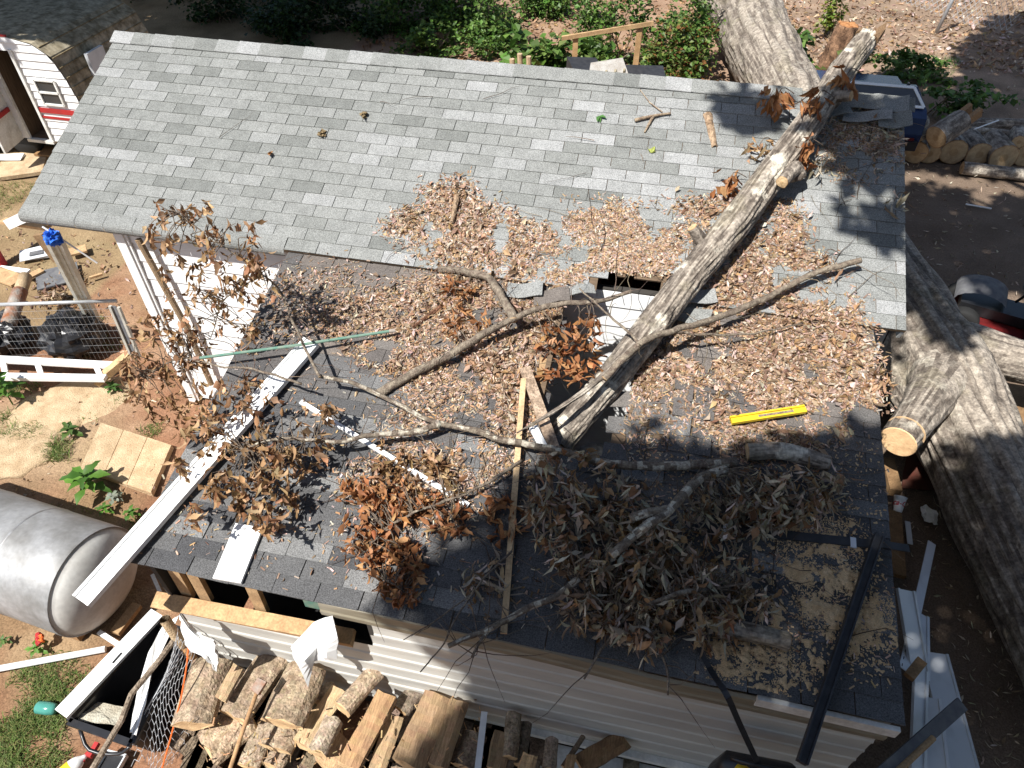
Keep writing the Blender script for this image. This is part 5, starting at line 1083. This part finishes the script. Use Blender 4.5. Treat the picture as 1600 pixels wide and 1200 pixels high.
m = MB(); m.box(mp_(.02, -.3, .2), (.85, .5, .1), Rm_, j=.01); m.build('cutting_deck', 'mower_red', mw)
m = MB(); m.box(mp_(0, 0, .34), (1.2, .36, .14), Rm_); m.build('chassis', 'black_plastic', mw)
m = MB(); va = []
for i in range(9):
    t = i/8*PI
    for b in (-.23, -.1, .1, .23): va.append(mp_(-.4+.3*-math.cos(t), b, .45+.2*math.sin(t)*(1 if abs(b) < .2 else .85)))
m.add(va, [(i*4+k, i*4+k+1, i*4+k+5, i*4+k+4) for i in range(8) for k in range(3)]); m.build('hood', 'board_dark', mw, smooth=True)
for s_ in (-1, 1):
    m = MB(); va = []
    for i in range(9):
        t = PI*.05+i/8*PI*.9
        for b in (.2, .48): va.append(mp_(.5-.32*math.cos(t), b*s_, .26+.34*math.sin(t)))
    m.add(va+[Vector(v)-Vector((0, 0, .012)) for v in va], [(2*i, 2*i+1, 2*i+3, 2*i+2) for i in range(8)]+[(18+2*i, 20+2*i, 21+2*i, 19+2*i) for i in range(8)]); m.build('fender', 'board_dark', mw, smooth=True)
m = MB(); m.box(mp_(.48, 0, .56), (.36, .4, .1), Rm_, j=.02); m.box(mp_(.66, 0, .74), (.08, .38, .34), Rm_, j=.02); m.build('seat', 'black_plastic', mw)
m = MB(); cc = mp_(.12, 0, .82); ring = [cc+hx*.17*math.cos(t)*.9+hy*.17*math.sin(t)+Vector((0, 0, .08*math.cos(t))) for t in np.linspace(0, 2*PI, 25)]; m.tube(ring, .014, 8, cap=False); m.tube([mp_(-.02, 0, .5), cc], .018, 8); m.bar(cc-hy*.16, cc+hy*.16, .03, .012); m.build('steering_wheel', 'black_plastic', mw, smooth=True)
m = MB(); m.bar(mp_(-.62, -.2, .5), mp_(-.62, -.2, .6), .05, .03); m.bar(mp_(0, -.58, .26), mp_(.4, -.58, .28), .02, .02); m.build('lever', 'galv', mw)
board('wood_offcut', 'dark timber offcut beyond the fork of the fallen trunk', G(1585, 605, .15), G(1610, 690, .1), .3, .1, 'wood_raw', up=(0, 0, 1), col=(.6, .55, .5))
# ------------------------------------------------------------------ camper
cp = thing('camper', (-5.2, 4.0, 0), 'old white camper with red stripes and open door behind the left roof end', 'camper')
prof = [(-3.78, .42), (-3.6, .8), (-3.54, 1.15), (-3.62, 1.55), (-3.74, 1.88), (-4.0, 2.06), (-4.5, 2.14), (-8.0, 2.16), (-8.2, 1.9), (-8.2, .42)]
y0, y1 = 3.0, 5.3; n = len(prof)
m = MB(); m.add([(x, y0, z) for x, z in prof]+[(x, y1, z) for x, z in prof], [(i, n+i, n+(i+1) % n, (i+1) % n) for i in range(n)]+[tuple(range(n, 2*n))]); m.build('shell', 'camper_tan', cp)
for k in range(14):                                  # lap siding courses of the near side, left and right of the doorway
    z0 = .42+k*.125; z1 = min(z0+.123, 2.13); zz = (z0+z1)/2
    IZ = lambda z: float(np.interp(z, [.42, .8, 1.15, 1.55, 1.88, 2.06, 2.16], [-3.79, -3.61, -3.55, -3.63, -3.75, -4.02, -4.6])); xe = IZ(z0); xt = IZ(z1); _ = np.interp(zz, [.42, .8, 1.15, 1.55, 1.88, 2.06, 2.16], [-3.79, -3.61, -3.55, -3.63, -3.75, -4.02, -4.6]); segs = [(-8.19, -4.86), (-4.42, xe)] if z0 < 1.9 else [(-8.19, xe)]
    for (a, b) in segs:
        m = MB(); m.add([(a, y0-.002, z0), (b, y0-.002, z0), (b, y0-.022, z0+.004), (a, y0-.022, z0+.004), (a, y0-.004, z1), (xt if b == xe else b, y0-.004, z1)], [(0, 1, 2, 3)[::-1], (3, 2, 5, 4), (1, 5, 2), (0, 3, 4)]); m.build('siding_course', 'white_paint', cp)
for k in range(11):
    z = .5+k*.15; x = np.interp(z, [.42, .8, 1.15, 1.55, 1.88, 2.06], [-3.78, -3.6, -3.54, -3.62, -3.74, -4.0]); m = MB(); m.bar((x+.004, y0+.02, z), (x+.004, y1-.02, z), .02, .014, col=(.75, .7, .6)); m.build('end_rib', 'camper_tan', cp)
m = MB(); m.add([(-4.86, y0+.7, .45), (-4.42, y0+.7, .45), (-4.42, y0+.7, 1.92), (-4.86, y0+.7, 1.92), (-4.86, y0, .45), (-4.42, y0, .45), (-4.42, y0, 1.92), (-4.86, y0, 1.92)], [(0, 1, 2, 3), (4, 5, 1, 0), (5, 6, 2, 1), (7, 3, 2, 6), (4, 0, 3, 7)]); m.build('doorway', 'deck', cp)
for (a, b) in (((-4.42, y0-.03, .4), (-4.42, y0-.03, 1.95)), ((-4.86, y0-.03, .4), (-4.86, y0-.03, 1.95))):
    m = MB(); m.bar(a, b, .05, .04, (0, 1, 0)); m.build('door_jamb', 'old_white', cp)
m = MB(); m.bar((-4.9, y0-.03, .41), (-4.38, y0-.03, .41), .08, .05); m.build('door_sill', 'old_white', cp)
dr = MB(); dr.box((-4.98, y0-.3, 1.12), (.035, .58, 1.42), Matrix.Rotation(.18, 3, 'Z')); d_ = dr.build('door', 'old_white', cp)
m = MB(); m.box((-4.95, y0-.3, 1.45), (.045, .34, .4), Matrix.Rotation(.18, 3, 'Z')); m.build('door_window', 'glass_dark', d_)
m = MB(); m.box((-4.95, y0-.3, .95), (.042, .5, .07), Matrix.Rotation(.18, 3, 'Z')); m.build('door_stripe', 'red', d_)
wx0, wx1, wz0, wz1 = -4.22, -3.84, 1.1, 1.5
m = MB(); m.box(((wx0+wx1)/2, y0-.026, (wz0+wz1)/2), (wx1-wx0, .012, wz1-wz0)); wn = m.build('window', 'glass_dark', cp)
for (a, b) in (((wx0, wz0), (wx1, wz0)), ((wx0, wz1), (wx1, wz1)), ((wx0, wz0), (wx0, wz1)), ((wx1, wz0), (wx1, wz1)), ((wx0, (wz0+wz1)/2), (wx1, (wz0+wz1)/2))):
    m = MB(); m.bar((a[0], y0-.04, a[1]), (b[0], y0-.04, b[1]), .03, .03, (0, 1, 0)); m.build('window_frame', 'old_white', wn)
for z, h in ((.98, .085), (.86, .04)):
    m = MB(); m.bar((-4.40, y0-.026, z), (-3.6, y0-.026, z), h, .012, (0, 1, 0)); m.build('stripe', 'red', cp)
m = MB(); m.box((-3.56, 3.75, 1.5), (.06, .42, .5)); m.build('end_window', 'vinyl', cp)
m = MB(); m.bar((-8.2, y0, 2.17), (-4.4, y0, 2.15), .03, .03, col=(1, .6, .6)); m.build('gutter_rail', 'red', cp)
for x in (-5.2, -6.0):
    m = MB(); lathe(m, Vector((x, y0+.08, .3)), Vector((0, 1, 0)), [(0, .001), (0, .28), (.03, .3), (.16, .3), (.18, .001)], 22); m.build('wheel', 'rubber', cp, smooth=True)
board('step_plank', 'brown plank step below the camper door', G(62, 236, .1), G(100, 240, .1), .3, .04, 'wood_raw', up=(0, 0, 1), col=(.7, .6, .5))
board('concrete_slab', 'flat tan slab on the ground in front of the camper', G(0, 262, .04), G(72, 252, .04), .9, .06, 'concrete', up=(0, 0, 1), cat='slab')
m = MB(); m.box(G(12, 246, .1), (.5, .2, .04), Matrix.Rotation(.3, 3, 'Z'), j=.02); tag(m.build('paper_sheet', 'white_paint', None), 'crumpled white sheet on the slab by the camper', 'paper')

# ------------------------------------------------------------------ things behind the ridge
fr_ = thing('timber_trellis', (4.7, 6, 0), 'rough wooden post and rail frame standing behind the ridge', 'trellis')
for (a, b) in (((900, 55), None), ((1001, 37), None)):
    p = AY(*a, 6.0); m = MB(); m.bar((p.x, 6, 0), (p.x, 6, p.z), .09, .06, (0, 1, 0), col=(1.1, 1.05, .95), j=.006); m.build('post', 'wood_raw', fr_)
m = MB(); m.bar(AY(878, 60, 5.95), AY(1022, 36, 5.95), .05, .07, col=(1.2, 1.2, 1.15), j=.006); m.build('rail', 'wood_raw', fr_)
gb_ = thing('grey_tote', (5., 5.2, 0), 'grey plastic tote lid with scalloped edge just behind the ridge', 'tote')
P_ = [AY(918, 128, 4.6), AY(923, 98, 5.0), AY(973, 90, 5.0), AY(984, 122, 4.6)]; m = MB(); c = sum(P_, Vector())/4
m.add(P_+[p+Vector((0, .05, -.35)) for p in P_], [(0, 1, 2, 3), (0, 4, 5, 1), (1, 5, 6, 2), (2, 6, 7, 3), (3, 7, 4, 0)], (.75, .95, 1.4)); m.build('lid', 'concrete', gb_)
m = MB()
for t in (.2, .42, .64, .85): m.tube([P_[0].lerp(P_[3], t)+(P_[1]-P_[0])*.3+Vector((0, -.02, .02)), P_[0].lerp(P_[3], t)+(P_[1]-P_[0])*.45+Vector((0, -.02, .02))], .02, 8)
m.build('scallops', 'camper_tan', gb_, kind='stuff')
m = MB(); m.box(AY(912, 122, 5.2), (.5, .5, .5), Matrix.Rotation(.4, 3, 'Z'), j=.04); m.box(AY(1000, 128, 5.4), (.8, .5, .3), Matrix.Rotation(.2, 3, 'Z'), j=.05); tag(m.build('tarp_heap', 'black_strip', None), 'black tarp heaped behind the grey tote', 'tarp')
# pale cut sticks just behind the ridge
for k, (x, lab) in enumerate(((812, 'pale stump stick left of the kudzu leaves'), (826, 'second pale stick left of the kudzu leaves'), (800, 'leaning dry stalk behind the ridge'))):
    a = AY(x, 84+k*4, 6.4); rod('dry_stalk', lab, [Vector((a.x+.05, 6.4, .3)), a], .05, 'wood_end', 'stalk', 8)
sb_ = thing('rotten_stump', tuple(G(1295, 112)), 'broken brown rotten stump among green leaves behind the limb', 'stump'); c = G(1297, 118)
m = trunk_mesh([c, c+Vector((.02, 0, .5)), c+Vector((.05, 0, 1.05))], [.34, .3, .22], 30, 20, .05, 3, 2, seed=6); m.c = [(.75*a, .5*b, .36*d) for a, b, d in m.c]; m.build('trunk', ['bark', 'wood_end'], sb_, smooth=True)
# chain link fence
cf = thing('chain_link_fence', tuple(G(1461, 55)), 'sagging chain-link fence with a leaning post, top right', 'fence'); pb = G(1461, 55); pt = pb+Vector((.18, .1, 1.6))
m = MB(); m.tube([pb, pt], .045, 12); m.build('post', 'galv', cf, smooth=True)
fa = pb+Vector((-2.2, .9, 0)); fb2 = pb+Vector((1.6, -.1, 0)); m = MB()
def cpt(u, v): return fa.lerp(fb2, u)+Vector((0, 0, .28+1.3*v+.25*(1-u)*(1-v)+.1*math.sin(u*6)))
NU, NV = 34, 14
for i in range(NU):
    for j in range(NV):
        o_ = .5 if j % 2 else 0
        for s_ in (-.5, .5): m.tube([cpt((i+o_)/NU, j/NV), cpt((i+o_+s_)/NU, (j+1)/NV)], .0045, 3, cap=False)
m.build('mesh_panel', 'galv', cf, kind='stuff')

# ------------------------------------------------------------------ shrubs, vines, trees
def foliage(mb, c, rad, n, size, cols, shell=.55, clumps=0):
    cl = [Vector(c)+Vector([random.gauss(0, .5)*r for r in rad]) for _ in range(clumps)] if clumps else None
    for _ in range(n):
        if cl: p = random.choice(cl)+Vector([random.gauss(0, .17)*r for r in rad])
        else:
            d = Vector((random.gauss(0, 1), random.gauss(0, 1), random.gauss(0, 1))).normalized()*(shell+(1-shell)*random.random()); p = Vector(c)+Vector((d.x*rad[0], d.y*rad[1], d.z*rad[2]))
        if p.z < .03: p.z = .03+random.random()*.1
        s_ = size*random.uniform(.6, 1.3); q = rotto((random.gauss(0, 1), random.gauss(0, 1), random.gauss(-.2, .5)), random.uniform(-.9, .9)); w_ = s_*random.uniform(.3, .45); f_ = s_*.12
        mb.add([p+q @ v for v in (Vector((0, 0, 0)), Vector((s_*.45, w_, f_)), Vector((s_, 0, 0)), Vector((s_*.45, -w_, f_)))], [(0, 1, 2), (0, 2, 3)], jit(random.choice(cols), .35))
G1 = [(.075, .15, .025), (.105, .19, .035), (.055, .11, .02), (.14, .22, .05)]; G2_SHADE = [(.03, .06, .015), (.04, .08, .02), (.025, .05, .012)]; G3 = [(.09, .17, .03), (.12, .2, .045), (.07, .14, .025), (.14, .2, .05)]; G4 = [(.07, .14, .02), (.1, .17, .03), (.16, .19, .05), (.2, .09, .03)]  # the darkest greens have woodland shade put into the leaf colour
def shrub(label, x, y, Y, rad, n, size, cols, cat='shrub', clumps=26, stems=7, name='shrub'):
    c = AY(x, y, Y); c.z = max(c.z, rad[2]*.55); root = thing(name, (c.x, c.y, 0), label, cat); m = MB(); foliage(m, c, rad, n, size, cols, clumps=clumps); m.build('foliage', 'leaf_green', root, kind='stuff')
    m = MB()
    for _ in range(stems):
        b = Vector((c.x+random.gauss(0, .25)*rad[0], c.y+random.gauss(0, .25)*rad[1], 0)); t_ = c+Vector([random.gauss(0, .5)*r for r in rad]); m.tube(smooth_path([b, b.lerp(t_, .5)+Vector((random.gauss(0, .08), 0, .1)), t_], 7), [.016, .014, .012, .01, .008, .006, .004], 5, col=jit((.8, .7, .55), .3), cap=False)
    m.build('stem', 'branch_bark', root, kind='stuff'); return root
shrub('sunlit bushy shrub behind the ridge, leftmost of the bright ones', 625, 40, 11, (1.0, .9, 1.0), 3400, .11, G1)
shrub('sunlit shrub behind the ridge left of the kudzu', 705, 30, 11.5, (1.0, .9, 1.1), 3600, .11, G1)
shrub('upright shrub behind the ridge above the kudzu', 765, 45, 10.5, (.8, .8, 1.0), 3000, .11, G1)
shrub('low shrub at the ridge line left of the dry sticks', 670, 82, 9.5, (.55, .5, .35), 1000, .11, G1)
shrub('shaded shrub at the top edge left of the wooden frame', 850, 15, 12.5, (1.1, 1., 1.1), 3600, .11, G1)
shrub('broad leaved kudzu spilling left of the wooden frame post', 850, 92, 7.6, (.85, .45, .35), 900, .22, G3, 'vine', 30, 4, 'kudzu_vine')
shrub('kudzu clump between the wooden frame posts', 925, 92, 7.6, (.4, .4, .35), 420, .2, G3, 'vine', 16, 4, 'kudzu_vine')
shrub('twiggy vine tangle behind the wooden frame', 955, 45, 9.5, (.9, .7, .9), 2000, .1, G1, 'vine', 22, 26, 'vine_tangle')
shrub('bright vine mound right of the wooden frame', 1065, 92, 7.8, (.75, .55, .5), 2400, .1, G4, 'vine', 26, 14, 'vine_mound')
shrub('ivy covered shrub left of the big trunk', 1080, 45, 9.5, (.6, .5, .8), 2200, .1, G1, 'shrub', 22, 8)
shrub('grassy clump in front of the wooden frame', 1010, 118, 6.9, (.5, .3, .2), 700, .09, G4, 'plant', 12, 6, 'ground_plant')
shrub('large leaved plant between big trunk and rotten stump', 1235, 85, 9.6, (.45, .4, .35), 420, .2, G3, 'plant', 16, 6, 'ground_plant')
shrub('tall yellow green weed at the top right', 1305, 18, 12.5, (.25, .25, .6), 320, .12, [(.2, .22, .03), (.14, .2, .03)], 'plant', 12, 4, 'ground_plant')
shrub('leafy plant right of the rotten stump', 1330, 88, 9.4, (.35, .3, .35), 300, .16, G3, 'plant', 10, 4, 'ground_plant')
shrub('low dark weeds behind the blue car', 1420, 108, 10.2, (.8, .4, .25), 900, .12, G1, 'plant', 16, 6, 'ground_plant')
shrub('shaded weeds above the log pile', 1480, 145, 8.4, (.9, .4, .22), 500, .13, G1, 'plant', 14, 6, 'ground_plant')
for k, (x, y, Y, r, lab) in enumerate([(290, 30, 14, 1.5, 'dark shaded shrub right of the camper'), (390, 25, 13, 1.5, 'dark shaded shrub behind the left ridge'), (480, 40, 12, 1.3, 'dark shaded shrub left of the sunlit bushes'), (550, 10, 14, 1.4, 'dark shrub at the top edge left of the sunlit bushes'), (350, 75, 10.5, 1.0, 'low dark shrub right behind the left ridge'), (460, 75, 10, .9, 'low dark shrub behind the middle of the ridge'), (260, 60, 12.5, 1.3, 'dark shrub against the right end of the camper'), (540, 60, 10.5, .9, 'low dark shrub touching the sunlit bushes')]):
    shrub(lab, x, y, Y, (r, r*.8, r*.8), 1800, .12, G2_SHADE, clumps=24)
def grow(root, base, top, targets, r, mt='bark'):
    pts = [Vector(base), Vector(base).lerp(Vector(top), .5)+Vector((.2, -.15, 0)), Vector(top)]; m = MB(); sp = smooth_path(pts, 16); m.tube(sp, [lerp(r, r*.6, i/15) for i in range(16)], 14, nz=.12); m.build('trunk', mt, root, smooth=True)
    for t_ in targets:
        s_ = sp[random.randrange(9, 16)]; t_ = Vector(t_); md = s_.lerp(t_, .5)+Vector((random.gauss(0, .4), random.gauss(0, .4), random.uniform(.2, .9))); m = MB(); m.tube(smooth_path([s_, md, t_], 9), [lerp(r*.4, .03, i/8) for i in range(9)], 8); m.build('limb', mt, root, smooth=True)
SX, SY = -SUND.x/SUND.z, -SUND.y/SUND.z
def shadow_crown(polys, dens, z0, z1, size, cols, lit=(), mb=None):
    """leaf clumps of a crown, standing where the sun throws their shade on the given patches of ground"""
    m = mb or MB(); pos = []
    for P_ in polys:
        xs = [p[0] for p in P_]; ys = [p[1] for p in P_]; A_ = abs(sum(P_[i][0]*P_[i-1][1]-P_[i-1][0]*P_[i][1] for i in range(len(P_))))/2
        for (x, y) in rpoly(P_, int(A_*dens)):
            if any((x-a)**2+(y-b)**2 < (r*(1+.4*fbm(x*2, y*2)))**2 for a, b, r in lit): continue
            z = random.uniform(z0, z1); c = Vector((x-SX*z, y-SY*z, z)); pos.append(c); foliage(m, c, (.16, .16, .12), 9, size, cols, shell=.1)
    return m, pos
big_oak = thing('oak_tree', (1.6, -11.5, 0), 'tall leafy oak standing in front of the house, outside the picture', 'tree')
S_ = lambda p: (p.x+SX*p.z, p.y+SY*p.z)          # where the sun throws a point's shadow on the ground
A_ = [S_(Lw(*p)) for p in [(600, 950), (660, 890), (740, 840), (800, 790), (840, 735), (880, 705), (1000, 690), (1100, 690), (1180, 712), (1290, 690), (1392, 700)]]+[S_(G(1450, 760)), S_(G(1600, 720))]+[(12.5, -2), (12.5, -8), (5.3, -8), S_(AY(750, 1250, -4.76)), S_(AY(775, 1080, -4.76))]
B_ = [S_(G(*p)) for p in [(1396, 380), (1410, 285), (1480, 296), (1600, 308), (1660, 320), (1660, 650), (1590, 560), (1520, 480), (1450, 430)]]; B2_ = [S_(G(*p)) for p in [(1330, 150), (1400, 105), (1470, 120), (1600, 140), (1660, 150), (1660, 276), (1500, 272), (1415, 262), (1330, 240)]]
C_ = [S_(G(*p)) for p in [(1490, 80), (1560, 30), (1640, 20), (1640, 140), (1510, 130)]]; D_ = [S_(U(*p)) for p in [(1128, 170), (1150, 152), (1200, 155), (1240, 175), (1235, 196), (1142, 196)]]
E_ = [S_(U(*p)) for p in [(1285, 205), (1330, 165), (1412, 170), (1412, 250), (1395, 300), (1350, 285), (1300, 262)]]; F_ = [S_(U(*p)) for p in [(1330, 335), (1412, 308), (1412, 400), (1392, 392), (1340, 350)]]
crown, ps = shadow_crown([A_], 80, 9.5, 11.5, .2, G1); crown.build('crown', 'leaf_green', big_oak, kind='stuff')
grow(big_oak, (1.6, -11.5, 0), (2.2, -9.8, 9.0), [random.choice(ps) for _ in range(9)], .3)
for k, (x, y, z, r, lab) in enumerate([(6.5, -12.0, 3.6, 2.6, 'added sky-blocking leafy tree in front of the woodpile, outside the picture'), (10.0, -10.5, 4.2, 2.9, 'added sky-blocking leafy tree before the front right corner, outside the picture'), (13.5, -6.5, 4.4, 3.0, 'added sky-blocking leafy tree right of the lane, outside the picture')]):  # unseen trees added to block sky light from the front wall and right ground
    t_ = thing('added_tree', (x, y, 0), lab, 'tree'); m = MB(); foliage(m, (x, y, z), (r, r*.8, r*1.05), 9000, .24, G1, shell=.3); m.build('crown', 'leaf_green', t_, kind='stuff'); grow(t_, (x, y, 0), (x+.2, y, z), [(x+r*.4, y, z+1), (x-r*.4, y+.4, z+1.2), (x, y-r*.4, z+1.4)], .14)
elm = thing('elm_tree', (17, -1, 0), 'tall leaning elm spreading over the lane, outside the picture on the right', 'tree')
B3_ = [S_(G(x, y, 1.0)) for x, y in [(1398, 350), (1440, 385), (1535, 505), (1490, 560), (1450, 505), (1400, 490)]]
crown, ps = shadow_crown([B_, B2_, B3_], 80, 9.5, 11.5, .2, G1, lit=[(*S_(G(1575, 470)), .3), (*S_(G(1540, 315)), .3), (*S_(G(1510, 465)), .15)])
crown, p2 = shadow_crown([C_, D_, E_, F_], 80, 9.5, 10.5, .2, G1, mb=crown); crown.build('crown', 'leaf_green', elm, kind='stuff')
grow(elm, (17, -1, 0), (10, -1.5, 10), [p for p in random.sample(ps, 60) if p.x+SX*p.z > 10.2][:8], .35)
wood = thing('oak_tree', (-9.5, 6.5, 0), 'leafy tree overhanging the camper from the left', 'tree'); m = MB()
for _ in range(6400):
    d = Vector((random.gauss(0, 1), random.gauss(0, 1), random.gauss(0, 1))).normalized()*random.random()**.4; c = Vector((-7.0+5.2*d.x, 7.2+5.0*d.y, 8.0+2.2*d.z))
    x, y = pix(c)
    if y > -40: continue
    foliage(m, c, (.25, .25, .18), 7, .24, G1, shell=.1)
for _ in range(2600):
    d = Vector((random.gauss(0, 1), random.gauss(0, 1), random.gauss(0, 1))).normalized()*random.random()**.5; c = Vector((-6.9+2.2*d.x, 2.2+1.6*d.y, 6.5+1.2*d.z)); foliage(m, c, (.2, .2, .15), 5, .2, G1, shell=.1)
m.build('crown', 'leaf_green', wood, kind='stuff'); grow(wood, (-9.5, 6.5, 0), (-8.4, 6.2, 6), [(-4, 7, 7.5), (-2, 8, 8), (-5, 9, 8), (-7.5, 2.5, 6.5), (-4, 5, 8), (-6, 6, 8.5)], .35)
